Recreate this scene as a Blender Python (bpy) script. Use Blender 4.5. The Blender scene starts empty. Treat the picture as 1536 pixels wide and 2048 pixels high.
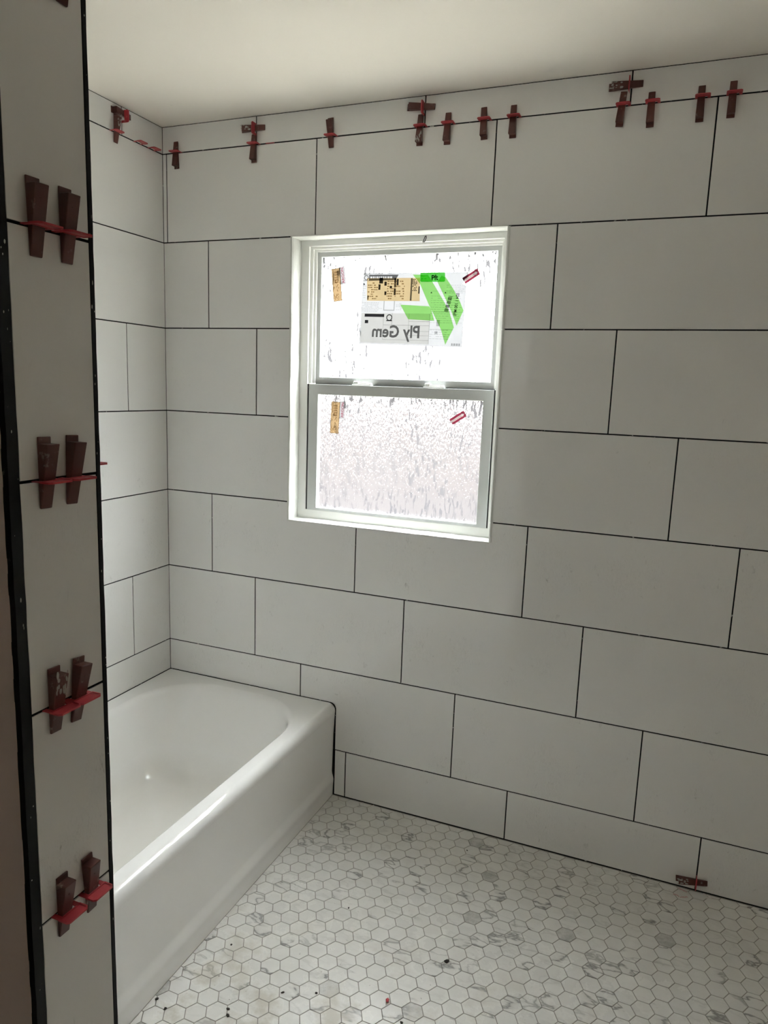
import bpy, bmesh, math, random
from mathutils import Vector, Matrix

random.seed(11)
SC = bpy.context.scene
COL = SC.collection

# ------------------------------------------------------------------ camera
CAM_LOC = (1.8330, -2.2867, 1.5278)
CAM_ROT = ((0.9252236, 0.3778041, 0.0350039),      # rows: camera right, up, back in world axes
           (-0.0959847, 0.1438062, 0.9849399),
           (0.3670806, -0.9146496, 0.1693163))
FOCAL_PX = 1448.2
cam = bpy.data.cameras.new('camera')
cam.sensor_fit = 'HORIZONTAL'
cam.sensor_width = 36.0
cam.lens = 36.0 * FOCAL_PX / 1536.0
cam.clip_start = 0.02
cam.clip_end = 500
cam_o = bpy.data.objects.new('camera', cam)
COL.objects.link(cam_o)
cam_o.matrix_world = Matrix.Translation(CAM_LOC) @ Matrix(CAM_ROT).transposed().to_4x4()
SC.camera = cam_o

# ------------------------------------------------------------------ world, exposure
SKY = 40.0
world = bpy.data.worlds.new('overcast_sky')
SC.world = world
world.use_nodes = True
wn = world.node_tree.nodes
wl = world.node_tree.links
bg = wn['Background']
tc = wn.new('ShaderNodeTexCoord')
sx = wn.new('ShaderNodeSeparateXYZ')
rmp = wn.new('ShaderNodeValToRGB')            # plain overcast: zenith about twice the horizon
rmp.color_ramp.elements[0].position = 0.0
rmp.color_ramp.elements[0].color = (0.385, 0.398, 0.394, 1)
rmp.color_ramp.elements[1].position = 1.0
rmp.color_ramp.elements[1].color = (0.97, 1.0, 0.99, 1)
wl.new(tc.outputs['Generated'], sx.inputs[0])
wl.new(sx.outputs['Z'], rmp.inputs[0])
wl.new(rmp.outputs[0], bg.inputs['Color'])
bg.inputs['Strength'].default_value = SKY

vs = SC.view_settings
vs.view_transform = 'Standard'
vs.look = 'None'
vs.gamma = 1.0
vs.use_curve_mapping = False
vs.exposure = 0.0
cy = SC.cycles
cy.max_bounces = 14
cy.diffuse_bounces = 9
cy.glossy_bounces = 6
cy.transmission_bounces = 6
cy.transparent_max_bounces = 16
cy.caustics_reflective = False
cy.caustics_refractive = True
cy.sample_clamp_indirect = 60.0
cy.blur_glossy = 0.5
cy.use_denoising = True

# the window guides the sampling of the sky (a portal gives off no light of its own)
pl = bpy.data.lights.new('window_portal', 'AREA')
pl.shape = 'RECTANGLE'
pl.size = 0.80
pl.size_y = 1.04
pl.cycles.is_portal = True
po = bpy.data.objects.new('window_portal', pl)
COL.objects.link(po)
po.location = (0.915, 0.125, 1.532)
po.rotation_euler = (math.radians(-90), 0, 0)      # faces into the room (-y)

# ------------------------------------------------------------------ dimensions
CEIL = 2.425
ROOM_X = 2.95
ROOM_Y = -3.35
ROWS = [2.3330, 2.0262, 1.7195, 1.4125, 1.1060, 0.8022, 0.4945, 0.1830]   # tile joints above the floor
WX0, WX1, WZ0, WZ1 = 0.538, 1.287, 1.040, 2.0255                          # window opening in the tile
STUB_X, STUB_A, STUB_N = 1.085, -1.500, -1.650                            # partition: end face, alcove face, near face
TUB_W, TUB_H = 0.748, 0.366
GAP = 0.0040
TILE_T = 0.0022          # depth of the black joint bed below the tile faces

# ------------------------------------------------------------------ node helpers
def new_mat(name):
    m = bpy.data.materials.new(name)
    m.use_nodes = True
    nt = m.node_tree
    return m, nt, nt.nodes, nt.links, nt.nodes['Principled BSDF']

def node(ns, kind, **kw):
    n = ns.new(kind)
    for k, v in kw.items():
        if k in n.inputs.keys() if isinstance(k, str) else False:
            n.inputs[k].default_value = v
        else:
            setattr(n, k, v)
    return n

def world_pos(ns):
    return ns.new('ShaderNodeNewGeometry').outputs['Position']

def noise(ns, ls, vec, scale, detail=3.0, rough=0.5, dist=0.0):
    n = ns.new('ShaderNodeTexNoise')
    n.inputs['Scale'].default_value = scale
    n.inputs['Detail'].default_value = detail
    n.inputs['Roughness'].default_value = rough
    n.inputs['Distortion'].default_value = dist
    ls.new(vec, n.inputs['Vector'])
    return n.outputs['Fac']

def ramp(ns, ls, fac, stops):
    r = ns.new('ShaderNodeValToRGB')
    e = r.color_ramp.elements
    while len(e) > 1:
        e.remove(e[-1])
    e[0].position, e[0].color = stops[0][0], (*stops[0][1], 1) if len(stops[0][1]) == 3 else stops[0][1]
    for p, c in stops[1:]:
        x = e.new(p)
        x.color = (*c, 1)
    ls.new(fac, r.inputs[0])
    return r.outputs[0]

def mixc(ns, ls, fac, a, b, mode='MIX'):
    n = ns.new('ShaderNodeMix')
    n.data_type = 'RGBA'
    n.blend_type = mode
    for sock, v in ((n.inputs[0], fac), (n.inputs[6], a), (n.inputs[7], b)):
        if isinstance(v, (int, float)):
            sock.default_value = v
        elif isinstance(v, tuple):
            sock.default_value = (*v, 1)
        else:
            ls.new(v, sock)
    return n.outputs[2]

def math_(ns, ls, op, a, b=None, clamp=False):
    n = ns.new('ShaderNodeMath')
    n.operation = op
    n.use_clamp = clamp
    for i, v in enumerate((a, b)):
        if v is None:
            continue
        if isinstance(v, (int, float)):
            n.inputs[i].default_value = v
        else:
            ls.new(v, n.inputs[i])
    return n.outputs[0]

def mapped(ns, ls, vec, scale=(1, 1, 1), rot=(0, 0, 0), loc=(0, 0, 0)):
    n = ns.new('ShaderNodeMapping')
    n.inputs['Scale'].default_value = scale
    n.inputs['Rotation'].default_value = rot
    n.inputs['Location'].default_value = loc
    ls.new(vec, n.inputs['Vector'])
    return n.outputs[0]

def bump(ns, ls, height, strength, dist, bsdf):
    b = ns.new('ShaderNodeBump')
    b.inputs['Strength'].default_value = strength
    b.inputs['Distance'].default_value = dist
    ls.new(height, b.inputs['Height'])
    ls.new(b.outputs[0], bsdf.inputs['Normal'])

def plain(name, col, rough=0.5, metal=0.0, spec=0.5):
    m, nt, ns, ls, b = new_mat(name)
    b.inputs['Base Color'].default_value = (*col, 1)
    b.inputs['Roughness'].default_value = rough
    b.inputs['Metallic'].default_value = metal
    b.inputs['Specular IOR Level'].default_value = spec
    return m

# ------------------------------------------------------------------ materials
def mat_wall_tile():
    m, nt, ns, ls, b = new_mat('white_porcelain_tile')
    p = world_pos(ns)
    # thin-set smears and scuffs left by the tilers, heavier low on the wall
    sp = noise(ns, ls, mapped(ns, ls, p, (1.6, 1.6, 0.8), (0, 0.5, 0)), 42, 5, 0.66, 0.8)
    patch = noise(ns, ls, p, 5.5, 3, 0.55)
    sep = ns.new('ShaderNodeSeparateXYZ')
    ls.new(p, sep.inputs[0])
    low = ns.new('ShaderNodeMapRange')
    low.inputs[1].default_value = 1.75
    low.inputs[2].default_value = 0.9
    ls.new(sep.outputs['Z'], low.inputs[0])
    spots = ramp(ns, ls, sp, [(0.625, (0, 0, 0)), (0.70, (1, 1, 1))])
    pm = ramp(ns, ls, patch, [(0.50, (0, 0, 0)), (0.62, (1, 1, 1))])
    f = math_(ns, ls, 'MULTIPLY', math_(ns, ls, 'MULTIPLY', spots, pm), low.outputs[0])
    scr = noise(ns, ls, mapped(ns, ls, p, (9, 9, 2.2), (0, 0.7, 0)), 11, 5, 0.7, 1.4)
    scr = ramp(ns, ls, scr, [(0.491, (0, 0, 0)), (0.5, (1, 1, 1)), (0.509, (0, 0, 0))])
    f2 = math_(ns, ls, 'MULTIPLY', math_(ns, ls, 'MULTIPLY', scr, pm), low.outputs[0])
    cloud = ramp(ns, ls, noise(ns, ls, p, 1.6, 3), [(0.3, (0.765, 0.765, 0.752)), (0.7, (0.790, 0.790, 0.778))])
    c = mixc(ns, ls, math_(ns, ls, 'MULTIPLY', f, 0.75), cloud, (0.38, 0.38, 0.36))
    c = mixc(ns, ls, math_(ns, ls, 'MULTIPLY', f2, 0.55), c, (0.42, 0.42, 0.40))
    ls.new(c, b.inputs['Base Color'])
    r = ramp(ns, ls, patch, [(0.3, (0.055, 0.055, 0.055)), (0.75, (0.10, 0.10, 0.10))])
    r2 = mixc(ns, ls, f, r, (0.6, 0.6, 0.6))
    ls.new(r2, b.inputs['Roughness'])
    b.inputs['Specular IOR Level'].default_value = 0.75
    return m

def mat_setting_bed():
    m, nt, ns, ls, b = new_mat('black_joint_bed')
    p = world_pos(ns)
    n1 = noise(ns, ls, p, 55, 3, 0.6)
    c = ramp(ns, ls, n1, [(0.0, (0.008, 0.008, 0.009)), (0.655, (0.011, 0.011, 0.012)), (0.69, (0.42, 0.42, 0.40))])
    ls.new(c, b.inputs['Base Color'])
    b.inputs['Roughness'].default_value = 0.85
    b.inputs['Specular IOR Level'].default_value = 0.2
    return m

def mat_black_trim():
    m, nt, ns, ls, b = new_mat('black_edge_trim')
    p = world_pos(ns)
    n1 = noise(ns, ls, mapped(ns, ls, p, (1, 1, 0.45)), 95, 4, 0.65)
    c = ramp(ns, ls, n1, [(0.0, (0.006, 0.006, 0.007)), (0.69, (0.010, 0.010, 0.011)), (0.80, (0.20, 0.20, 0.19))])
    ls.new(c, b.inputs['Base Color'])
    b.inputs['Roughness'].default_value = 0.6
    b.inputs['Specular IOR Level'].default_value = 0.25
    return m

def mat_drywall(name, c0, c1, rough=0.75, bs=0.08):
    m, nt, ns, ls, b = new_mat(name)
    p = world_pos(ns)
    c = ramp(ns, ls, noise(ns, ls, p, 2.3, 4), [(0.3, c0), (0.7, c1)])
    sm = noise(ns, ls, mapped(ns, ls, p, (1, 1, 1), (0, 0, 0.1)), 9, 5, 0.7)
    c = mixc(ns, ls, math_(ns, ls, 'MULTIPLY', ramp(ns, ls, sm, [(0.70, (0, 0, 0)), (0.80, (1, 1, 1))]), 0.18), c, (0.3, 0.29, 0.27))
    ls.new(c, b.inputs['Base Color'])
    b.inputs['Roughness'].default_value = rough
    bump(ns, ls, noise(ns, ls, p, 220, 3), bs, 0.002, b)
    return m

def mat_hex():
    m, nt, ns, ls, b = new_mat('marble_hex_tile')
    g = ns.new('ShaderNodeNewGeometry')
    oi = ns.new('ShaderNodeObjectInfo')
    rnd = math_(ns, ls, 'FRACT', math_(ns, ls, 'ADD', math_(ns, ls, 'MULTIPLY', g.outputs['Random Per Island'], 7.31), math_(ns, ls, 'MULTIPLY', oi.outputs['Random'], 91.7)))
    rnd2 = math_(ns, ls, 'FRACT', math_(ns, ls, 'MULTIPLY', rnd, 17.13))
    cmb = ns.new('ShaderNodeCombineXYZ')
    ls.new(math_(ns, ls, 'MULTIPLY', rnd, 37.0), cmb.inputs[0])
    ls.new(math_(ns, ls, 'MULTIPLY', rnd2, 23.0), cmb.inputs[1])
    va = ns.new('ShaderNodeVectorMath')
    va.operation = 'ADD'
    ls.new(g.outputs['Position'], va.inputs[0])
    ls.new(cmb.outputs[0], va.inputs[1])
    v = va.outputs[0]
    # veins: thin warped bands, oriented alike in every tile
    w = noise(ns, ls, mapped(ns, ls, v, (1, 2.4, 1), (0, 0, 0.75)), 7.0, 4, 0.5, 0.35)
    vein = ramp(ns, ls, w, [(0.46, (0, 0, 0)), (0.497, (0.75, 0.75, 0.75)), (0.503, (0.75, 0.75, 0.75)), (0.515, (0.2, 0.2, 0.2)), (0.56, (0, 0, 0))])
    have = ramp(ns, ls, rnd2, [(0.0, (0.03, 0.03, 0.03)), (0.45, (0.10, 0.10, 0.10)), (0.70, (0.22, 0.22, 0.22)), (0.84, (0.95, 0.95, 0.95)), (1.0, (1, 1, 1))])
    fv = math_(ns, ls, 'MULTIPLY', vein, have)
    base = ramp(ns, ls, noise(ns, ls, v, 18, 4), [(0.3, (0.695, 0.688, 0.660)), (0.7, (0.755, 0.750, 0.725))])
    c = mixc(ns, ls, fv, base, (0.12, 0.12, 0.117))
    # a few tiles cut from the grey clouds of the stone
    gc = noise(ns, ls, v, 30, 5, 0.7)
    gm = math_(ns, ls, 'MULTIPLY', ramp(ns, ls, rnd, [(0.975, (0, 0, 0)), (0.98, (1, 1, 1))]), ramp(ns, ls, gc, [(0.3, (0.15, 0.15, 0.15)), (0.65, (0.75, 0.75, 0.75))]))
    c = mixc(ns, ls, gm, c, (0.33, 0.33, 0.315))
    # dried thin-set, footprints and grit tramped over the floor near the tub
    p = g.outputs['Position']
    sep = ns.new('ShaderNodeSeparateXYZ')
    ls.new(p, sep.inputs[0])
    near = ns.new('ShaderNodeMapRange')
    near.inputs[1].default_value = -0.40
    near.inputs[2].default_value = -0.95
    ls.new(sep.outputs['Y'], near.inputs[0])
    dirt = math_(ns, ls, 'MULTIPLY', ramp(ns, ls, noise(ns, ls, p, 7.5, 5, 0.65), [(0.50, (0, 0, 0)), (0.63, (1, 1, 1))]), near.outputs[0])
    c = mixc(ns, ls, math_(ns, ls, 'MULTIPLY', dirt, 0.70), c, (0.47, 0.44, 0.37))
    grit = ramp(ns, ls, noise(ns, ls, p, 60, 3, 0.55), [(0.70, (0, 0, 0)), (0.735, (1, 1, 1))])
    gr = math_(ns, ls, 'MULTIPLY', grit, math_(ns, ls, 'ADD', math_(ns, ls, 'MULTIPLY', near.outputs[0], 0.9), 0.08))
    c = mixc(ns, ls, gr, c, (0.11, 0.10, 0.085))
    ls.new(c, b.inputs['Base Color'])
    rr = mixc(ns, ls, dirt, (0.27, 0.27, 0.27), (0.5, 0.5, 0.5))
    ls.new(rr, b.inputs['Roughness'])
    return m

def mat_floor_grout():
    m, nt, ns, ls, b = new_mat('floor_grout')
    p = world_pos(ns)
    c = ramp(ns, ls, noise(ns, ls, p, 30, 4), [(0.3, (0.24, 0.225, 0.195)), (0.7, (0.34, 0.325, 0.29))])
    ls.new(c, b.inputs['Base Color'])
    b.inputs['Roughness'].default_value = 0.9
    return m

def mat_enamel():
    m, nt, ns, ls, b = new_mat('white_tub_enamel')
    p = world_pos(ns)
    sep = ns.new('ShaderNodeSeparateXYZ')
    ls.new(p, sep.inputs[0])
    # dust lying in the bottom of the basin
    lo = ns.new('ShaderNodeMapRange')
    lo.inputs[1].default_value = 0.16
    lo.inputs[2].default_value = 0.060
    ls.new(sep.outputs['Z'], lo.inputs[0])
    xin = ns.new('ShaderNodeMapRange')
    xin.inputs[1].default_value = 0.70
    xin.inputs[2].default_value = 0.68
    ls.new(sep.outputs['X'], xin.inputs[0])
    dust = math_(ns, ls, 'MULTIPLY', math_(ns, ls, 'MULTIPLY', lo.outputs[0], xin.outputs[0]), ramp(ns, ls, noise(ns, ls, p, 3, 2), [(0.2, (0.8, 0.8, 0.8)), (0.8, (1, 1, 1))]))
    c = mixc(ns, ls, math_(ns, ls, 'MULTIPLY', dust, 0.38), (0.87, 0.87, 0.86), (0.60, 0.56, 0.47))
    sp = ramp(ns, ls, noise(ns, ls, p, 48, 3, 0.5), [(0.775, (0, 0, 0)), (0.80, (1, 1, 1))])
    c = mixc(ns, ls, math_(ns, ls, 'MULTIPLY', sp, 0.7), c, (0.16, 0.15, 0.14))
    ls.new(c, b.inputs['Base Color'])
    r = mixc(ns, ls, dust, (0.05, 0.05, 0.05), (0.16, 0.16, 0.16))
    ls.new(r, b.inputs['Roughness'])
    b.inputs['Coat Weight'].default_value = 0.4
    b.inputs['Coat Roughness'].default_value = 0.025
    return m

def mat_plastic(name, col, smear, amount, rough=0.42):
    m, nt, ns, ls, b = new_mat(name)
    p = world_pos(ns)
    oi = ns.new('ShaderNodeObjectInfo')
    n1 = noise(ns, ls, p, 55, 5, 0.7)
    th = ramp(ns, ls, n1, [(0.60, (0, 0, 0)), (0.72, (1, 1, 1))])
    f = math_(ns, ls, 'MULTIPLY', th, math_(ns, ls, 'ADD', math_(ns, ls, 'MULTIPLY', oi.outputs['Random'], amount), amount * 0.4))
    dark = tuple(x * 0.78 for x in col)
    base = ramp(ns, ls, noise(ns, ls, p, 18, 3), [(0.3, dark), (0.7, col)])
    ls.new(mixc(ns, ls, f, base, smear), b.inputs['Base Color'])
    b.inputs['Roughness'].default_value = rough
    return m

def mat_glass():
    """Obscure rain-pattern glass: clear between the ribs, bent sight lines on them."""
    m, nt, ns, ls, b = new_mat('rain_pattern_glass')
    ns.remove(b)
    out = ns['Material Output']
    p = world_pos(ns)
    n1 = noise(ns, ls, mapped(ns, ls, p, (1, 1, 0.32)), 230, 4, 0.6, 0.7)
    n2 = noise(ns, ls, mapped(ns, ls, p, (1, 1, 0.2)), 60, 2, 0.5, 0.3)
    h = math_(ns, ls, 'ADD', n1, math_(ns, ls, 'MULTIPLY', n2, 0.8))
    bp = ns.new('ShaderNodeBump')
    bp.inputs['Strength'].default_value = 1.0
    bp.inputs['Distance'].default_value = 0.0058
    ls.new(h, bp.inputs['Height'])
    rf = ns.new('ShaderNodeBsdfRefraction')
    rf.inputs['IOR'].default_value = 1.42
    rf.inputs['Roughness'].default_value = 0.02
    rf.inputs['Color'].default_value = (0.95, 0.955, 0.97, 1)
    ls.new(bp.outputs[0], rf.inputs['Normal'])
    tr = ns.new('ShaderNodeBsdfTransparent')
    tr.inputs['Color'].default_value = (0.93, 0.94, 0.94, 1)
    mask = ramp(ns, ls, noise(ns, ls, mapped(ns, ls, p, (1, 1, 0.32)), 222, 3, 0.55, 0.6), [(0.38, (0.35, 0.35, 0.35)), (0.52, (1, 1, 1))])
    mx = ns.new('ShaderNodeMixShader')
    ls.new(mask, mx.inputs[0])
    ls.new(tr.outputs[0], mx.inputs[1])
    ls.new(rf.outputs[0], mx.inputs[2])
    # dark upright dashes painted in for specks of bent light, denser in places
    dark_dash = ns.new('ShaderNodeBsdfTranslucent')
    dark_dash.inputs['Color'].default_value = (0.042, 0.041, 0.044, 1)
    st = noise(ns, ls, mapped(ns, ls, p, (1, 1, 0.24)), 122, 2, 0.5, 0.4)
    st = ramp(ns, ls, st, [(0.560, (0, 0, 0)), (0.575, (1, 1, 1))])
    pt = noise(ns, ls, mapped(ns, ls, p, (1, 1, 0.75), (0, 0, 0), (0.31, 0, 0.17)), 7.5, 3, 0.6)
    sepz = ns.new('ShaderNodeSeparateXYZ')
    ls.new(p, sepz.inputs[0])
    up_ = ns.new('ShaderNodeMapRange')          # more of the painted dark dashes over the lower pane
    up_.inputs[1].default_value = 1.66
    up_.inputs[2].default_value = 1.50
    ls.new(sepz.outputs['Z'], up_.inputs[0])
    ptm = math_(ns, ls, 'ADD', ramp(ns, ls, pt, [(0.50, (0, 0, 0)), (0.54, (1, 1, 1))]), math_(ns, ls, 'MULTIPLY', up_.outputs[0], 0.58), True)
    m0 = ns.new('ShaderNodeMixShader')
    # painted dashes left out behind the label so they do not dim it
    ax = math_(ns, ls, 'LESS_THAN', math_(ns, ls, 'ABSOLUTE', math_(ns, ls, 'SUBTRACT', sepz.outputs['X'], 0.9545)), 0.187)
    az = math_(ns, ls, 'LESS_THAN', math_(ns, ls, 'ABSOLUTE', math_(ns, ls, 'SUBTRACT', sepz.outputs['Z'], 1.791)), 0.119)
    off_label = math_(ns, ls, 'SUBTRACT', 1.0, math_(ns, ls, 'MULTIPLY', ax, az))
    ls.new(math_(ns, ls, 'MULTIPLY', math_(ns, ls, 'MULTIPLY', st, ptm), off_label), m0.inputs[0])
    ls.new(mx.outputs[0], m0.inputs[1])
    ls.new(dark_dash.outputs[0], m0.inputs[2])
    mx = m0
    gl = ns.new('ShaderNodeBsdfGlossy')
    gl.inputs['Roughness'].default_value = 0.15
    m2 = ns.new('ShaderNodeMixShader')
    m2.inputs[0].default_value = 0.04
    ls.new(mx.outputs[0], m2.inputs[1])
    ls.new(gl.outputs[0], m2.inputs[2])
    ls.new(m2.outputs[0], out.inputs[0])
    return m

def mat_paper(name, trans, refl=0.3):
    """Thin label stock, lit from behind by the window."""
    m, nt, ns, ls, b = new_mat(name)
    ns.remove(b)
    out = ns['Material Output']
    p = world_pos(ns)
    t = ns.new('ShaderNodeBsdfTranslucent')
    c = ramp(ns, ls, noise(ns, ls, p, 40, 2), [(0.3, tuple(x * 0.94 for x in trans)), (0.7, trans)])
    ls.new(c, t.inputs['Color'])
    d = ns.new('ShaderNodeBsdfDiffuse')
    d.inputs['Color'].default_value = (*[min(1, x * 1.6) for x in trans], 1)
    ad = ns.new('ShaderNodeAddShader')
    mx = ns.new('ShaderNodeMixShader')
    mx.inputs[0].default_value = refl
    ls.new(t.outputs[0], mx.inputs[1])
    ls.new(d.outputs[0], mx.inputs[2])
    ls.new(mx.outputs[0], out.inputs[0])
    return m

def mat_ink(name, col):
    """Printed ink film over label stock: only filters the light."""
    m, nt, ns, ls, b = new_mat(name)
    ns.remove(b)
    t = ns.new('ShaderNodeBsdfTransparent')
    t.inputs['Color'].default_value = (*col, 1)
    ls.new(t.outputs[0], ns['Material Output'].inputs[0])
    return m

M = dict(
    tile=mat_wall_tile(), bed=mat_setting_bed(), trim=mat_black_trim(), hex=mat_hex(), fgrout=mat_floor_grout(),
    ceil=mat_drywall('ceiling_paint', (0.87, 0.83, 0.755), (0.90, 0.86, 0.785)),
    taupe=mat_drywall('taupe_wall_paint', (0.80, 0.66, 0.62), (0.85, 0.71, 0.665)),
    room=mat_drywall('bare_drywall', (0.76, 0.69, 0.595), (0.82, 0.75, 0.655)),
    render=mat_drywall('outside_render', (0.55, 0.45, 0.38), (0.62, 0.52, 0.44), 0.9),
    concrete=mat_drywall('pale_bounce_concrete', (0.74, 0.70, 0.62), (0.80, 0.755, 0.67), 0.9, 0.3),
    ground=mat_drywall('outside_gravel', (0.19, 0.175, 0.17), (0.25, 0.23, 0.225), 0.95, 0.6),
    blockg=mat_drywall('darkened_block', (0.0312, 0.0288, 0.0312), (0.0388, 0.0358, 0.0384), 0.95),
    blockw=mat_drywall('darkened_mottled_block', (0.0363, 0.0295, 0.0282), (0.0371, 0.0350, 0.0375), 0.95),
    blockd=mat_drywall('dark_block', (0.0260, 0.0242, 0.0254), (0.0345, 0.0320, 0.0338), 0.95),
    enamel=mat_enamel(),
    wedge=mat_plastic('brown_wedge_plastic', (0.120, 0.040, 0.031), (0.40, 0.37, 0.34), 0.55, 0.38),
    clip=mat_plastic('red_clip_plastic', (0.54, 0.055, 0.066), (0.62, 0.42, 0.40), 0.25, 0.40),
    mortar=plain('dried_thinset', (0.40, 0.385, 0.355), 0.9),
    vinyl=plain('white_window_vinyl', (0.90, 0.91, 0.885), 0.35),
    vinyl_shade=plain('shaded_sash_vinyl', (0.64, 0.665, 0.66), 0.35),  # sash vinyl coloured darker for the shade on its slanting rails
    reveal=mat_drywall('rough_primed_reveal', (0.62, 0.632, 0.60), (0.68, 0.69, 0.66), 0.8, 0.5),
    slot_shade=plain('dark_slot_shade', (0.02, 0.02, 0.02), 0.8),
    bead=plain('glazing_bead', (0.86, 0.88, 0.87), 0.2),
    glass=mat_glass(), inkpen=plain('black_marker_ink', (0.012, 0.012, 0.012), 0.6),
    drain=plain('chrome_drain', (0.7, 0.7, 0.7), 0.15, 1.0),
    paper=mat_paper('backlit_label_paper', (0.0995, 0.0995, 0.1020)),
    papergrey=mat_ink('grey_panel_ink', (0.82, 0.81, 0.77)),
    brownpaper=mat_paper('backlit_brown_label', (0.094, 0.064, 0.034)),
    palestrip=mat_paper('backlit_pale_strip', (0.0970, 0.0953, 0.0970)),
    ink_label_red=mat_ink('label_red_ink', (0.46, 0.07, 0.13)),
    pinkpaper=mat_paper('backlit_pink_arrow', (0.1113, 0.0928, 0.0928)),
    ink_green=mat_ink('green_ink', (0.36, 0.80, 0.22)),
    ink_vivid=mat_ink('vivid_green_ink', (0.13, 0.68, 0.10)),
    ink_black=mat_ink('black_ink', (0.04, 0.04, 0.045)),
    ink_dark=mat_ink('dark_grey_ink', (0.17, 0.17, 0.17)),
    ink_grey=mat_ink('grey_ink', (0.55, 0.55, 0.55)),
    ink_tan=mat_ink('tan_ink', (0.86, 0.66, 0.36)),
    ink_brown=mat_ink('brown_ink', (0.42, 0.33, 0.22)),
    ink_red=mat_ink('red_ink', (0.58, 0.14, 0.22)),
    shaving=plain('white_plastic_shaving', (0.78, 0.74, 0.72), 0.5),
    pinkshaving=plain('pink_plastic_shaving', (0.62, 0.36, 0.36), 0.5),
    crumb=plain('dark_crumb', (0.03, 0.026, 0.02), 0.9),
)

# ------------------------------------------------------------------ object helpers
def link_mesh(name, me, mat, parent=None):
    o = bpy.data.objects.new(name, me)
    COL.objects.link(o)
    if mat is not None and not me.materials:
        me.materials.append(mat)
    if parent is not None:
        o.parent = parent
    return o

def from_bm(name, bm, mat, parent=None, smooth=False):
    me = bpy.data.meshes.new(name)
    bmesh.ops.recalc_face_normals(bm, faces=bm.faces)
    bm.to_mesh(me)
    bm.free()
    if smooth:
        for p in me.polygons:
            p.use_smooth = True
    return link_mesh(name, me, mat, parent)

def empty(name, loc=(0, 0, 0), parent=None):
    o = bpy.data.objects.new(name, None)
    COL.objects.link(o)
    o.empty_display_size = 0.05
    o.location = loc
    if parent is not None:
        o.parent = parent
    return o

def tag(o, label, cat, group=None):
    o['label'] = label
    o['category'] = cat
    if group:
        o['group'] = group
    return o

def structure(o, label=None):
    o['kind'] = 'structure'
    if label:
        o['label'] = label
    return o

def bm_box(bm, a, b, ch=0.0):
    """axis aligned box a..b, optional small chamfer on all edges"""
    x0, y0, z0 = (min(a[i], b[i]) for i in range(3))
    x1, y1, z1 = (max(a[i], b[i]) for i in range(3))
    t = bmesh.new()
    bmesh.ops.create_cube(t, size=1.0)
    for v in t.verts:
        v.co = Vector(((x0 + x1) / 2 + v.co.x * (x1 - x0), (y0 + y1) / 2 + v.co.y * (y1 - y0), (z0 + z1) / 2 + v.co.z * (z1 - z0)))
    if ch > 0:
        bmesh.ops.bevel(t, geom=list(t.edges), offset=ch, segments=1, affect='EDGES', profile=0.5)
    me = bpy.data.meshes.new('tmp')
    t.to_mesh(me)
    t.free()
    bm.from_mesh(me)
    bpy.data.meshes.remove(me)

def bm_boxes(lst, ch=0.0):
    bm = bmesh.new()
    for a, b in lst:
        bm_box(bm, a, b, ch)
    return bm

def inset_poly(pts, d):
    """inset a counter-clockwise polygon by d"""
    n = len(pts)
    res = []
    for i in range(n):
        p0, p1, p2 = Vector(pts[i - 1]), Vector(pts[i]), Vector(pts[(i + 1) % n])
        e1 = (p1 - p0).normalized()
        e2 = (p2 - p1).normalized()
        n1 = Vector((-e1.y, e1.x))
        n2 = Vector((-e2.y, e2.x))
        k = 1 + n1.dot(n2)
        res.append(p1 + (n1 + n2) * (d / max(k, 0.3)))
    return res

def prism(bm, pts, P, front, back, ch):
    """polygon prism with chamfered front; P maps (u, v, w) to 3D"""
    ins = inset_poly(pts, ch)
    a = [bm.verts.new(P(p[0], p[1], back)) for p in pts]
    b = [bm.verts.new(P(p[0], p[1], front - ch)) for p in pts]
    c = [bm.verts.new(P(p[0], p[1], front)) for p in ins]
    n = len(pts)
    for i in range(n):
        j = (i + 1) % n
        bm.faces.new((a[i], a[j], b[j], b[i]))
        bm.faces.new((b[i], b[j], c[j], c[i]))
    bm.faces.new(c)
    bm.faces.new(list(reversed(a)))

# planes: u runs along the wall, v is height, w comes out of the wall
def P_back(u, v, w): return Vector((u, -w, v))
def P_left(u, v, w): return Vector((w, -u, v))
def P_end(u, v, w): return Vector((STUB_X + w, u, v))
def P_alcove(u, v, w): return Vector((u, STUB_A + w, v))

def rect(u0, u1, v0, v1): return [(u0, v0), (u1, v0), (u1, v1), (u0, v1)]

def wall_tile(parent, P, pts):
    off = random.uniform(-0.0003, 0.0003)
    tu, tv = random.uniform(-0.0006, 0.0006), random.uniform(-0.0008, 0.0008)
    cu = sum(p[0] for p in pts) / len(pts)
    cv = sum(p[1] for p in pts) / len(pts)
    bm = bmesh.new()
    prism(bm, pts, lambda u, v, w: P(u, v, w + off + (u - cu) * tu + (v - cv) * tv), 0.0, -0.0085, 0.0006)
    return from_bm('tile', bm, M['tile'], parent)

# ------------------------------------------------------------------ the room shell
# back wall: a slab with the window hole, its tiles as parts
bm = bmesh.new()
WT = 0.135
hx0, hx1, hz0, hz1 = WX0 - 0.004, WX1 + 0.012, WZ0 - 0.004, WZ1 + 0.004
for a, b in (((-0.12, TILE_T, -0.05), (hx0, WT, CEIL + 0.08)), ((hx1, TILE_T, -0.05), (ROOM_X + 0.12, WT, CEIL + 0.08)),
             ((hx0, TILE_T, -0.05), (hx1, WT, hz0)), ((hx0, TILE_T, hz1), (hx1, WT, CEIL + 0.08))):
    bm_box(bm, a, b)
wall_back = structure(from_bm('wall_back', bm, M['bed']))

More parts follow.
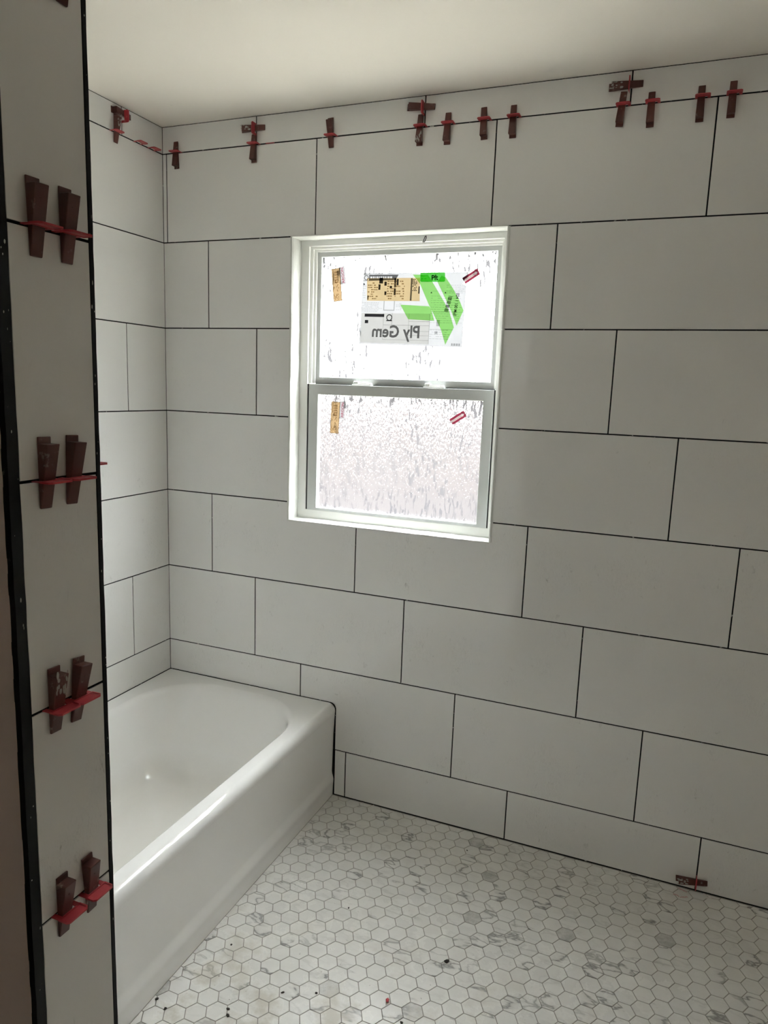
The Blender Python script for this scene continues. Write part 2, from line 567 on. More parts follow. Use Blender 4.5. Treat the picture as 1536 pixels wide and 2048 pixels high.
g = GAP / 2
def joints_to_spans(start, joints, end):
    xs = [start] + [j for j in joints if start + 0.004 < j < end - 0.004] + [end]
    sp = []
    for i in range(len(xs) - 1):
        a = xs[i] + (g if i > 0 else 0)
        b = xs[i + 1] - (g if i < len(xs) - 2 else 0)
        sp.append((a, b))
    return sp

L = 0.6106
J = {0: [0.3950 + L * k for k in range(5)], 1: [0.0163] + [0.6284 + L * k * 0.995 for k in range(5)],
     2: [0.1965, 0.818, 1.4388, 2.0494, 2.66], 3: [0.4005, 1.0165, 1.6335, 2.245, 2.855], 4: [0.6106, 1.2213, 1.8320, 2.4426],
     5: [0.2058, 0.8113, 1.4132, 2.0273, 2.638], 6: [0.4000, 1.0026, 1.6098, 2.2204, 2.831], 7: [0.6000, 1.2027, 1.8164, 2.427],
     8: [0.7953, 1.4055, 2.0164, 2.627]}
TOPS = [CEIL - 0.0025] + [z - g for z in ROWS]
BOTS = [z + g for z in ROWS] + [0.004]
for r in range(9):
    z0, z1 = BOTS[r], TOPS[r]
    start = 0.0008
    if r == 8:
        start = TUB_W + 0.004
    for (a, b) in joints_to_spans(start, J[r], ROOM_X - 0.002):
        pts = None
        if r == 7 and a < 0.6:
            pts = rect(a, b, TUB_H + 0.0025, z1)                     # cut short over the tub rim
        elif r == 7 and a < 0.7:                                     # notched round the tub corner
            zt, xt, rc = TUB_H + 0.0025, TUB_W + 0.0035, 0.024
            arc = [(xt - rc + rc * math.sin(t), zt - rc + rc * math.cos(t)) for t in [i * math.pi / 16 for i in range(9)]]
            pts = [(a, zt)] + arc + [(xt, z0), (b, z0), (b, z1), (a, z1)]
        if pts is None:
            # tiles cut round the window opening
            wx0, wx1, wz0, wz1 = WX0 - 0.001, WX1 + 0.001, WZ0 - 0.001, WZ1 + 0.001
            if b > wx0 and a < wx1 and z1 > wz0 and z0 < wz1:
                if z0 >= wz0 - 0.001:                                # full height rows beside the window
                    segs = []
                    if a < wx0 - 0.004: segs.append(rect(a, wx0, z0, z1))
                    if b > wx1 + 0.004: segs.append(rect(wx1, b, z0, z1))
                    for s in segs: wall_tile(wall_back, P_back, s)
                    continue
                if a < wx0 and b > wx1:
                    pts = [(a, z0), (b, z0), (b, z1), (wx1, z1), (wx1, wz0), (wx0, wz0), (wx0, z1), (a, z1)]
                elif a < wx0:
                    pts = [(a, z0), (b, z0), (b, wz0), (wx0, wz0), (wx0, z1), (a, z1)]
                elif b > wx1:
                    pts = [(a, z0), (b, z0), (b, z1), (wx1, z1), (wx1, wz0), (a, wz0)]
                else:
                    pts = rect(a, b, z0, wz0)
            else:
                pts = rect(a, b, z0, z1)
        wall_tile(wall_back, P_back, pts)

# left wall, along the tub; tiled as far as the partition
wall_left = structure(from_bm('wall_left', bm_boxes([((-0.13, TILE_T, -0.05), (-TILE_T, ROOM_Y - 0.12, CEIL + 0.08))]), M['bed']))
JL = {0: [0.2062 + L * k for k in range(3)], 1: [0.614, 1.2246], 2: [0.411, 1.0216], 3: [0.2082 + L * k for k in range(3)],
      4: [0.614, 1.2246], 5: [0.411, 1.0216], 6: [0.2082 + L * k for k in range(3)], 7: [0.614, 1.2246]}
for r in range(8):
    z0, z1 = BOTS[r], TOPS[r]
    if r == 7:
        z0 = TUB_H + 0.0025
    for (a, b) in joints_to_spans(0.0008, JL[r], -STUB_A - 0.002):
        wall_tile(wall_left, P_left, rect(a, b, z0, z1))

# partition at the foot of the tub: end face and alcove face tiled, near face painted
bm = bm_boxes([((-0.13, STUB_A - TILE_T, -0.05), (STUB_X - TILE_T, STUB_N + 0.012, CEIL + 0.08))])
wall_part = structure(from_bm('wall_partition', bm, M['bed']))
from_bm('painted_face', bm_boxes([((-0.12, STUB_N + 0.012, 0.0), (STUB_X - 0.009, STUB_N, CEIL))]), M['taupe'], wall_part)
ZOFF = -0.0155
PR = [ROWS[0] + ZOFF + 0.0, 2.0107] + [1.7045, 1.3960, 1.0880, 0.7800, 0.4720, 0.1640]
PR[0] = 2.3180
for k in range(9):
    z1 = CEIL - 0.0025 if k == 0 else PR[k - 1] - g
    z0 = PR[k] + g if k < 8 else 0.004
    wall_tile(wall_part, P_end, rect(-1.6330, -1.5062, z0, z1))
JA = {0: [0.30, 0.91], 1: [0.50], 2: [0.70], 3: [0.30, 0.91], 4: [0.50], 5: [0.70], 6: [0.30, 0.91], 7: [0.50], 8: [0.91]}
for r in range(9):
    z0, z1 = BOTS[r], TOPS[r]
    a0 = 0.002
    if r == 7:
        for (a, b) in joints_to_spans(a0, JA[r], STUB_X - 0.012):
            if a < TUB_W:
                zt, xt = TUB_H + 0.0025, TUB_W + 0.0035
                if b > xt:
                    wall_tile(wall_part, P_alcove, [(a, zt), (xt, zt), (xt, z0), (b, z0), (b, z1), (a, z1)])
                else:
                    wall_tile(wall_part, P_alcove, rect(a, b, zt, z1))
            else:
                wall_tile(wall_part, P_alcove, rect(a, b, z0, z1))
        continue
    if r == 8:
        a0 = TUB_W + 0.004
    for (a, b) in joints_to_spans(a0, JA[r], STUB_X - 0.012):
        wall_tile(wall_part, P_alcove, rect(a, b, z0, z1))

def ragged_strip(name, u0, u1, P, w0, w1, amp, parent):
    """black edge profile with a slightly uneven outline where thin-set squeezed out"""
    bm = bmesh.new()
    n = 90
    prev = None
    for i in range(n + 1):
        z = 0.004 + (CEIL - 0.008) * i / n
        j0, j1 = random.uniform(-amp, amp), random.uniform(-amp, amp)
        ring = [bm.verts.new(P(u0 + j0, z, w0)), bm.verts.new(P(u1 + j1, z, w0)), bm.verts.new(P(u1 + j1, z, w1)), bm.verts.new(P(u0 + j0, z, w1))]
        if prev:
            for k in range(4):
                bm.faces.new((prev[k], prev[(k + 1) % 4], ring[(k + 1) % 4], ring[k]))
        else:
            bm.faces.new(ring)
        prev = ring
    bm.faces.new(list(reversed(prev)))
    return from_bm(name, bm, M['trim'], parent)

t1 = ragged_strip('trim_1', -1.6500, -1.6338, P_end, -0.0095, 0.0005, 0.0006, None)
structure(t1, 'wide black trim on the near edge of the partition')
t2 = ragged_strip('trim_2', -1.5052, -1.4985, P_end, -0.0095, 0.0005, 0.0005, None)
structure(t2, 'narrow black trim on the tub side edge of the partition')
for t, u0, u1 in ((t1, -1.648, -1.636), (t2, -1.5045, -1.4992)):
    bm = bmesh.new()
    for k in range(26):
        z = random.uniform(0.35, 2.0)
        u = random.uniform(u0, u1)
        s = random.uniform(0.0004, 0.0013)
        bmesh.ops.create_icosphere(bm, subdivisions=1, radius=s, matrix=Matrix.Translation(P_end(u, z, 0.0006)) @ Matrix.Diagonal((0.4, random.uniform(0.5, 1.2), random.uniform(0.8, 3.2), 1)))
    sm = from_bm('mortar_speck', bm, M['mortar'], t)
    sm['kind'] = 'stuff'

# plain parts of the room behind and right of the camera
structure(from_bm('wall_right', bm_boxes([((ROOM_X, TILE_T, -0.05), (ROOM_X + 0.12, ROOM_Y - 0.12, CEIL + 0.08))]), M['room']))
structure(from_bm('wall_front', bm_boxes([((-0.12, ROOM_Y, -0.05), (ROOM_X + 0.12, ROOM_Y - 0.12, CEIL + 0.08))]), M['room']))
structure(from_bm('ceiling', bm_boxes([((-0.12, WT, CEIL), (ROOM_X + 0.12, ROOM_Y - 0.12, CEIL + 0.10))]), M['ceil']))

# ------------------------------------------------------------------ floor: grout bed and marble hexagons
floor = structure(from_bm('floor', bm_boxes([((-0.12, WT, -0.06), (ROOM_X + 0.12, ROOM_Y - 0.12, -0.0011))]), M['fgrout']))
HP = 0.0507
HA = math.radians(29.2)
hex_flat = HP - 0.0017
ORG = Vector((0.8275, -0.9355))
a1 = Vector((math.cos(HA), math.sin(HA))) * HP
a2 = Vector((math.cos(HA - math.pi / 3), math.sin(HA - math.pi / 3))) * HP
RH = hex_flat / math.sqrt(3)
corner_dirs = [HA + math.pi / 6 + k * math.pi / 3 for k in range(6)]
FX0, FX1, FY0, FY1 = 0.7475, 2.35, -0.0035, -1.48

def clip_poly(pts, f):
    res = []
    n = len(pts)
    for i in range(n):
        p, q = pts[i], pts[(i + 1) % n]
        fp, fq = f(p), f(q)
        if fp >= 0: res.append(p)
        if fp * fq < 0:
            t = fp / (fp - fq)
            res.append(p + (q - p) * t)
    return res

Mrows = [Vector(r) for r in CAM_ROT]
def to_px(p):
    d = Vector(p) - Vector(CAM_LOC)
    x, y, z = (r.dot(d) for r in Mrows)
    if z > -0.05: return None
    return 768 + FOCAL_PX * x / -z, 1024 - FOCAL_PX * y / -z

cells = []
for i in range(-70, 71):
    for j in range(-70, 71):
        c = ORG + a1 * i + a2 * j
        if not (0.70 < c.x < ROOM_X + 0.05 and ROOM_Y - 0.05 < c.y < 0.03):
            continue
        pts = [c + Vector((math.cos(t), math.sin(t))) * RH for t in corner_dirs]
        whole = all(p.x > FX0 and p.y < FY0 and p.x < ROOM_X - 0.003 for p in pts)
        if not whole:
            pts = clip_poly(pts, lambda p: p.x - FX0)
            if len(pts) > 2: pts = clip_poly(pts, lambda p: FY0 - p.y)
            if len(pts) > 2: pts = clip_poly(pts, lambda p: ROOM_X - 0.003 - p.x)
            if len(pts) < 3: continue
        # keep clear of the partition foot
        if any(p.x < STUB_X + 0.003 and p.y < STUB_A + 0.003 for p in pts):
            continue
        ar = abs(sum(pts[k].x * pts[(k + 1) % len(pts)].y - pts[(k + 1) % len(pts)].x * pts[k].y for k in range(len(pts)))) / 2
        if ar < 2e-5: continue
        px = to_px((c.x, c.y, 0))
        inview = px is not None and -20 < px[0] < 1556 and -20 < px[1] < 2070
        dist = (Vector((c.x, c.y, 0)) - Vector(CAM_LOC)).length
        cells.append((dist, inview, whole, c, pts))
cells.sort(key=lambda q: (not q[1], q[0]))

def hex_geom(bm, pts, c, dz, tx, ty):
    P = lambda u, v, w: Vector((u, v, w + dz + (u - c.x) * tx + (v - c.y) * ty))
    area = sum(pts[k].x * pts[(k + 1) % len(pts)].y - pts[(k + 1) % len(pts)].x * pts[k].y for k in range(len(pts)))
    if area < 0: pts = list(reversed(pts))
    prism(bm, [tuple(p) for p in pts], P, 0.0, -0.0008, 0.0005)

hex_mesh = None
stuff_bm = bmesh.new()
n_ind = 0
for dist, inview, whole, c, pts in cells:
    dz, tx, ty = random.uniform(-0.0002, 0.00015), random.gauss(0, 0.0035), random.gauss(0, 0.0035)
    if inview and whole and n_ind < 298:
        if hex_mesh is None:
            b2 = bmesh.new()
            hex_geom(b2, [p - c for p in pts], Vector((0, 0)), 0, 0, 0)
            bmesh.ops.recalc_face_normals(b2, faces=b2.faces)
            hex_mesh = bpy.data.meshes.new('hex_tile')
            b2.to_mesh(hex_mesh)
            b2.free()
        o = link_mesh('hex_tile', hex_mesh, M['hex'], floor)
        o.location = (c.x, c.y, dz)
        o.rotation_euler = (ty, -tx, 0)
        n_ind += 1
    else:
        hex_geom(stuff_bm, pts, c, dz, tx, ty)
hs = from_bm('hex_tile_field', stuff_bm, M['hex'], floor)
hs['kind'] = 'stuff'

# ------------------------------------------------------------------ window
win = empty('window_1', (0.9125, 0.055, WZ0))
structure(win, 'single hung vinyl window with obscure glass in the back wall')
inv = Matrix.Translation((-0.9125, -0.055, -WZ0))
def wpart(name, bm, mat, parent=None, smooth=False):
    """geometry given in world coordinates, stored relative to the window"""
    bmesh.ops.transform(bm, matrix=inv, verts=bm.verts)
    return from_bm(name, bm, mat, parent or win, smooth)

# rough primed returns of the opening (rounded, trowelled by hand)
def reveal(name, A, B, depth_dir, thick_dir, n=26):
    """strip from A to B; section: front edge rounded, running back by depth_dir"""
    bm = bmesh.new()
    prev = None
    A, B, D, T = Vector(A), Vector(B), Vector(depth_dir), Vector(thick_dir)
    sec = [(0.0, 0.0), (0.0, 0.55), (0.10, 0.85), (0.30, 1.0), (1.0, 1.0), (1.0, 0.0)]
    for i in range(n + 1):
        p = A.lerp(B, i / n)
        r = random.uniform(0.86, 1.08)
        ring = [bm.verts.new(p + D * s + T * t * r - D * (0.03 * random.random() if s == 0 else 0)) for s, t in sec]
        if prev:
            for k in range(len(sec)):
                bm.faces.new((prev[k], prev[(k + 1) % len(sec)], ring[(k + 1) % len(sec)], ring[k]))
        else:
            bm.faces.new(ring)
        prev = ring
    bm.faces.new(list(reversed(prev)))
    o = wpart(name, bm, M['reveal'])
    return o

RD = 0.0565
reveal('side_jamb', (WX0 - 0.003, -0.0015, WZ0), (WX0 - 0.003, -0.0015, WZ1), (0, RD, 0), (0.0125, 0, 0))
reveal('side_jamb', (WX1 + 0.010, -0.0005, WZ0), (WX1 + 0.010, -0.0005, WZ1), (0, RD, 0), (-0.0105, 0, 0))
reveal('head_jamb', (WX0 - 0.003, -0.0015, WZ1 + 0.003), (WX1 + 0.003, -0.0015, WZ1 + 0.003), (0, RD, 0), (0, 0, -0.0065))
reveal('sill', (WX0 - 0.003, -0.0035, WZ0 - 0.003), (WX1 + 0.003, -0.0035, WZ0 - 0.003), (0, RD + 0.003, 0), (0, 0, 0.0068))

def ring_frame(x0, x1, z0, z1, wl_, wr, wb, wt, y0, y1, ch=0.0012):
    """four mitred-looking members of a frame"""
    bm = bmesh.new()
    outer = [(x0, z0), (x1, z0), (x1, z1), (x0, z1)]
    inner = [(x0 + wl_, z0 + wb), (x1 - wr, z0 + wb), (x1 - wr, z1 - wt), (x0 + wl_, z1 - wt)]
    for k in range(4):
        o0, o1, i1, i0 = outer[k], outer[(k + 1) % 4], inner[(k + 1) % 4], inner[k]
        t = bmesh.new()
        fr = [t.verts.new((p[0], y0, p[1])) for p in (o0, o1, i1, i0)]
        bk = [t.verts.new((p[0], y1, p[1])) for p in (o0, o1, i1, i0)]
        t.faces.new(fr)
        t.faces.new(list(reversed(bk)))
        for q in range(4):
            t.faces.new((fr[q], bk[q], bk[(q + 1) % 4], fr[(q + 1) % 4]))
        if ch:
            long_e = [e for e in t.edges if abs(e.verts[0].co.y - y0) < 1e-6 and abs(e.verts[1].co.y - y0) < 1e-6 and
                      ({0, 1} == {fr.index(e.verts[0]), fr.index(e.verts[1])} or {2, 3} == {fr.index(e.verts[0]), fr.index(e.verts[1])})]
            bmesh.ops.bevel(t, geom=long_e, offset=ch, segments=2, affect='EDGES', profile=0.5)
        me = bpy.data.meshes.new('tmp')
        t.to_mesh(me)
        t.free()
        bm.from_mesh(me)
        bpy.data.meshes.remove(me)
    return bm

FX_0, FX_1, FZ_0, FZ_1 = 0.5445, 1.2990, 1.0405, 2.0240
frame = wpart('frame', ring_frame(FX_0, FX_1, FZ_0, FZ_1, 0.034, 0.031, 0.0345, 0.0215, 0.055, 0.130), M['vinyl'])
# stepped jamb channel in front of the upper sash
ch1 = wpart('jamb_channel', ring_frame(0.5785, 1.2680, 1.535, 2.0025, 0.011, 0.007, 0.0, 0.0085, 0.066, 0.130, 0.0008), M['vinyl'])
ch2 = wpart('jamb_channel', ring_frame(0.5895, 1.2610, 1.535, 1.9940, 0.0090, 0.004, 0.0, 0.0075, 0.074, 0.130, 0.0008), M['vinyl'])

# upper sash
up = wpart('upper_sash', ring_frame(0.5975, 1.2600, 1.5150, 1.9895, 0.0160, 0.0180, 0.0420, 0.0190, 0.082, 0.115), M['vinyl_shade'])
def pane(x0, x1, z0, z1, y, parent):
    bm = bmesh.new()
    vs_ = [bm.verts.new(p) for p in ((x0, y, z0), (x1, y, z0), (x1, y, z1), (x0, y, z1))]
    bm.faces.new(vs_)
    for f in bm.faces:
        if f.normal.y > 0: f.normal_flip()
    bmesh.ops.transform(bm, matrix=inv, verts=bm.verts)
    me = bpy.data.meshes.new('glass_pane')
    bm.normal_update()
    bm.to_mesh(me)
    bm.free()
    return link_mesh('glass_pane', me, M['glass'], parent)
pane(0.6115, 1.2440, 1.5550, 1.9725, 0.0930, up)
# lower sash, one track nearer the room
lo = wpart('lower_sash', ring_frame(0.5845, 1.2625, 1.0600, 1.5315, 0.0375, 0.0345, 0.0250, 0.0360, 0.0565, 0.0800), M['vinyl_shade'])
pane(0.6200, 1.2300, 1.0830, 1.4975, 0.0680, lo)
wpart('glazing_bead', ring_frame(0.6185, 1.2315, 1.0815, 1.4990, 0.0045, 0.0040, 0.0050, 0.0030, 0.0600, 0.0685, 0.0012), M['bead'], lo)
# dark strips painted in for the shade in the slots beside the lower sash
wpart('track_slot_shade', bm_boxes([((0.5788, 0.0580, 1.072), (0.5842, 0.0585, 1.5315)), ((1.2628, 0.0580, 1.072), (1.2682, 0.0585, 1.5315))]), M['slot_shade'])
# cam locks on the meeting rail
def lock(x):
    bm = bm_boxes([((x, 0.060, 1.5312), (x + 0.075, 0.082, 1.5362))], 0.0012)
    bm_box(bm, (x + 0.003, 0.064, 1.5355), (x + 0.024, 0.079, 1.5475), 0.003)
    bm_box(bm, (x + 0.018, 0.066, 1.5360), (x + 0.058, 0.073, 1.5425), 0.0015)
    bm_box(bm, (x + 0.054, 0.064, 1.5355), (x + 0.072, 0.077, 1.5415), 0.002)
    return wpart('sash_lock', bm, M['vinyl'], lo)
lock(0.7520)
lock(1.0170)
# scribbled marker tick on the head of the frame
bm = bmesh.new()
pts = [(0.9965, 2.0010), (1.0000, 2.0085), (1.0030, 2.0170), (1.0065, 2.0195), (1.0075, 2.0140), (1.0045, 2.0060), (1.0000, 2.0005)]
for k in range(len(pts) - 1):
    a, b = Vector(pts[k]), Vector(pts[k + 1])
    d = (b - a).normalized()
    nrm = Vector((-d.y, d.x)) * 0.0013
    q = [a + nrm - d * 0.0006, a - nrm - d * 0.0006, b - nrm + d * 0.0006, b + nrm + d * 0.0006]
    lo_ = [bm.verts.new((p.x, 0.0549, p.y)) for p in q]
    hi_ = [bm.verts.new((p.x, 0.0546, p.y)) for p in q]
    bm.faces.new(hi_)
    for i in range(4):
        bm.faces.new((lo_[i], lo_[(i + 1) % 4], hi_[(i + 1) % 4], hi_[i]))
wpart('marker_tick', bm, M['inkpen'])

# ------------------------------------------------------------------ window stickers
def sticker_root(name, px_c, y, rot):
    o = empty(name, (px_c[0], y, px_c[1]))
    # local x right, local y up, local z towards the room
    o.rotation_euler = (Matrix.Rotation(math.radians(90), 3, 'X') @ Matrix.Rotation(rot, 3, 'Z')).to_euler()
    return o
def flat(name, polys, mat, parent, z, th=0.00008):
    bm = bmesh.new()
    for pts in polys:
        a = [bm.verts.new((p[0], p[1], z)) for p in pts]
        f = bm.faces.new(a)
    bm.normal_update()
    for f in bm.faces:
        if f.normal.z < 0: f.normal_flip()
    me = bpy.data.meshes.new(name)
    bm.to_mesh(me)
    bm.free()
    o = link_mesh(name, me, mat, parent)
    if len(polys) > 1:
        o['kind'] = 'stuff'          # a run of small print
    return o
def R_(x0, x1, y0, y1): return [(x0, y0), (x1, y0), (x1, y1), (x0, y1)]
def lettering(name, body, size, loc, mat, parent, z, rot=0.0, mirror=False, bold=0.0, sx_=1.0):
    cu = bpy.data.curves.new(name, 'FONT')
    cu.body = body
    cu.size = size
    cu.offset = bold
    cu.resolution_u = 3
    to = bpy.data.objects.new('tmp_text', cu)
    COL.objects.link(to)
    bpy.context.view_layer.update()
    me = bpy.data.meshes.new_from_object(to.evaluated_get(bpy.context.evaluated_depsgraph_get()))
    bpy.data.objects.remove(to)
    bpy.data.curves.remove(cu)
    me.name = name
    T = Matrix.Translation((loc[0], loc[1], z)) @ Matrix.Rotation(rot, 4, 'Z') @ Matrix.Diagonal((-sx_ if mirror else sx_, 1, 1, 1))
    me.transform(T)
    me.materials.clear()
    return link_mesh(name, me, mat, parent)
def rows_of_print(x0, x1, y0, y1, n, h, fill=0.9, seed=1, word=0.010):
    """greeked small print: rows of short bars"""
    rg = random.Random(seed)
    res = []
    for k in range(n):
        y = y1 - (y1 - y0) * (k + 0.5) / n
        x = x0
        stop = x0 + (x1 - x0) * rg.uniform(0.75, 1.0)
        while x < stop:
            w = rg.uniform(0.4, 1.3) * word
            if rg.random() < fill:
                res.append(R_(x, min(x + w, x1), y - h / 2, y + h / 2))
            x += w + word * 0.25
    return res

BRAND_SX = 0.93
# the large manufacturer's label; its printed side faces out, so the print reads mirrored from here
lab = sticker_root('window_label', (0.9545, 1.7912), 0.0905, math.radians(-1.1))
tag(lab, 'large white paper label with mirrored lettering and green chevrons on upper pane', 'label')
W2, H2 = 0.1877, 0.1200
flat('label_paper', [[(-W2 - 0.003, -H2 + 0.001), (W2 - 0.003, -H2), (0.1855, 0.0780), (0.1715, 0.0835), (0.1800, 0.0985), (0.1885, 0.1035), (W2 + 0.001, H2 + 0.001), (-W2 + 0.002, H2), (-W2 - 0.001, 0.0)]], M['paper'], lab, 0.0)
flat('grey_panel', [[(-0.1867, -0.1144), (0.0655, -0.1131), (0.0663, -0.0129), (-0.1849, -0.0136)]], M['papergrey'], lab, 0.0002)
flat('grey_side_panel', [R_(0.0905, 0.1020, -0.0530, -0.0330), R_(0.0860, 0.0960, -0.0790, -0.0700)], M['ink_grey'], lab, 0.0004)
flat('tan_print', [[(-0.1673, 0.0274), (0.0263, 0.0275), (0.0223, 0.1034), (-0.1713, 0.1024)]], M['ink_tan'], lab, 0.0004)
_h = [[(-0.1835, 0.0933), (-0.0654, 0.0960), (-0.0622, 0.1015), (-0.1635, 0.1015), (-0.1635, 0.0950), (-0.1835, 0.0950)], [(-0.1635, 0.1080), (-0.0580, 0.1080), (-0.0546, 0.1140), (-0.1846, 0.1136), (-0.1846, 0.1130), (-0.1635, 0.1130)], R_(-0.1635, -0.1590, 0.1015, 0.1080)]
_h += [R_(x, x + 0.0022, 0.1015, 0.1080) for x in (-0.151, -0.143, -0.138, -0.129, -0.123, -0.115, -0.108, -0.101, -0.096, -0.088)] + [[(-0.0780, 0.1015), (-0.0622, 0.1015), (-0.0580, 0.1080), (-0.0780, 0.1080)]]
flat('dark_header', _h, M['ink_dark'], lab, 0.0006)['kind'] = 'stuff'
# the chevron emblem
chev = [[(-0.0427, 0.0155), (0.0608, 0.0113), (0.0690, 0.0020), (0.0823, -0.0358), (-0.0116, -0.0321)],
        [(-0.0037, 0.1137), (0.0500, 0.1130), (0.0673, 0.0901), (0.1085, 0.0320), (0.1321, -0.0030), (0.1523, -0.0557), (0.1262, -0.1127), (0.1085, -0.0656), (0.0866, -0.0274), (0.0576, 0.0195), (0.0235, 0.0843)],
        [(0.0849, 0.0901), (0.0980, 0.1100), (0.1124, 0.1046), (0.1400, 0.0698), (0.1660, 0.0300), (0.1812, -0.0010), (0.1613, -0.0497), (0.1390, -0.0031), (0.1130, 0.0420)]]
for c_ in chev:
    flat('green_chevron', [c_], M['ink_green'], lab, 0.0008)
flat('green_tag', [[(0.0240, 0.0935), (0.0235, 0.1175), (0.0270, 0.1204), (0.1065, 0.1199), (0.1097, 0.1170), (0.1115, 0.0935), (0.1080, 0.0901), (0.0275, 0.0901)]], M['ink_vivid'], lab, 0.0010)
ring = []
for k in range(20):
    t0, t1_ = k * math.tau / 20, (k + 1) * math.tau / 20
    ring.append([(-0.1731 + r * math.cos(t), 0.1039 + r * math.sin(t)) for r, t in ((0.0060, t0), (0.0086, t0), (0.0086, t1_), (0.0060, t1_))])
flat('round_mark', ring, M['ink_dark'], lab, 0.0013)
flat('black_block', [R_(-0.1244, -0.1104, 0.0848, 0.1038), R_(-0.1266, -0.1189, 0.0640, 0.0820), R_(-0.1051, -0.0966, 0.0776, 0.0908), R_(-0.1032, -0.0958, 0.0467, 0.0587),
                     R_(-0.0689, -0.0620, 0.0720, 0.1021), R_(-0.0689, -0.0620, 0.0469, 0.0690), R_(-0.0604, -0.0532, 0.0789, 0.0997), R_(-0.0848, -0.0763, 0.0693, 0.0768),
                     R_(0.0195, 0.0240, 0.0518, 0.0754), R_(-0.1660, -0.1620, 0.0310, 0.0450), R_(-0.1733, -0.0996, -0.0263, -0.0162), R_(-0.1715, -0.1588, -0.0479, -0.0374)], M['ink_black'], lab, 0.0012)
flat('tan_small_print', rows_of_print(-0.166, -0.128, 0.031, 0.090, 8, 0.0034, 0.72, 5, 0.006) + rows_of_print(-0.094, -0.024, 0.031, 0.096, 8, 0.0036, 0.55, 6, 0.006), M['ink_brown'], lab, 0.0012)
flat('stamp_block', [R_(-0.0090, -0.0030, 0.029, 0.102)] + rows_of_print(-0.0025, 0.014, 0.060, 0.100, 9, 0.0032, 0.7, 8, 0.004), M['ink_dark'], lab, 0.0014)
flat('small_print', rows_of_print(-0.186, -0.110, -0.010, 0.023, 7, 0.0012, 0.9, 9, 0.008) + rows_of_print(0.067, 0.178, -0.045, 0.048, 13, 0.0009, 0.9, 10, 0.010)
     + rows_of_print(-0.058, -0.036, -0.004, 0.022, 5, 0.0012, 0.9, 11) + rows_of_print(0.068, 0.140, -0.098, -0.062, 5, 0.0012, 0.9, 12)
     + rows_of_print(0.118, 0.180, 0.052, 0.082, 5, 0.0010, 0.9, 13) + rows_of_print(-0.186, -0.172, 0.034, 0.080, 6, 0.0014, 0.9, 14, 0.006), M['ink_grey'], lab, 0.0016)
flat('table_rule', [R_(-0.102, 0.066, -0.0530, -0.0518), R_(-0.102, 0.066, -0.1020, -0.1008), R_(-0.0705, -0.0695, -0.0520, -0.0135), R_(-0.1025, -0.1015, -0.1010, -0.0135),
                    R_(-0.0090, -0.0080, -0.1130, -0.0135), R_(-0.008, 0.066, -0.0400, -0.0385), R_(-0.008, 0.066, -0.0720, -0.0710), R_(-0.008, 0.066, -0.0860, -0.0850),
                    R_(0.068, 0.150, -0.0640, -0.0630), R_(0.068, 0.182, -0.0070, -0.0062), R_(0.068, 0.182, 0.0600, 0.0606), R_(0.0655, 0.0670, -0.1130, -0.0135),
                    R_(-0.104, -0.101, -0.002, 0.027), R_(-0.066, -0.063, -0.002, 0.027), R_(-0.104, -0.063, -0.005, -0.002)], M['ink_grey'], lab, 0.0017)
badge = [R_(-0.0915, -0.0699, -0.0396, -0.0362)]
for k in range(24):
    q = []
    for kk, inner in ((k, 0), (k + 1, 0), (k + 1, 1), (k, 1)):
        t = kk * math.tau / 24
        r = 0.0078 if inner else 0.0110
        q.append((-0.0807 + r * math.cos(t), -0.0278 + r * math.sin(t)))
    badge.append(q)
flat('arched_badge', badge, M['ink_black'], lab, 0.0012)['kind'] = 'stuff'
flat('warning_mark', [[(-0.1855, 0.0800), (-0.1765, 0.0800), (-0.1810, 0.0870)], [(0.0630, 0.0535), (0.0695, 0.0535), (0.0662, 0.0590)], [(0.1120, 0.0535), (0.1185, 0.0535), (0.1152, 0.0590)]], M['ink_black'], lab, 0.0012)
flat('bar_code', [R_(0.1475 + 0.0029 * k, 0.1475 + 0.0029 * k + (0.0010 if k % 3 else 0.0019), -0.1156, -0.1076) for k in range(11)], M['ink_dark'], lab, 0.0012)
flat('bar_code', [[(0.1265 - 0.0010 * i, 0.0450 - 0.0040 * i), (0.1405 - 0.0010 * i, 0.0435 - 0.0040 * i), (0.1405 - 0.0010 * i, 0.0435 - 0.0040 * i - (0.0029 if i % 3 else 0.0016)), (0.1265 - 0.0010 * i, 0.0450 - 0.0040 * i - (0.0029 if i % 3 else 0.0016))] for i in range(13)], M['ink_black'], lab, 0.0012)
lettering('brand_lettering', 'Ply Gem', 0.0560, (0.0352, -0.0928), M['ink_dark'], lab, 0.0022, 0.0, True, 0.0014, BRAND_SX)
lettering('code_lettering', '024 1 100 Mull', 0.0150, (0.1540, 0.0545), M['ink_black'], lab, 0.0022, math.radians(-95), False, 0.0003, 0.80)
lettering('hand_lettering', 'Pft', 0.0230, (0.0640, 0.0950), M['ink_black'], lab, 0.0024, math.radians(4), False, 0.0008, 0.9)
flat('tag_small_print', rows_of_print(0.028, 0.046, 0.096, 0.113, 2, 0.0024, 1, 21, 0.012) + rows_of_print(0.048, 0.092, 0.1150, 0.1190, 1, 0.0020, 1, 22), M['ink_green'], lab, 0.0024)

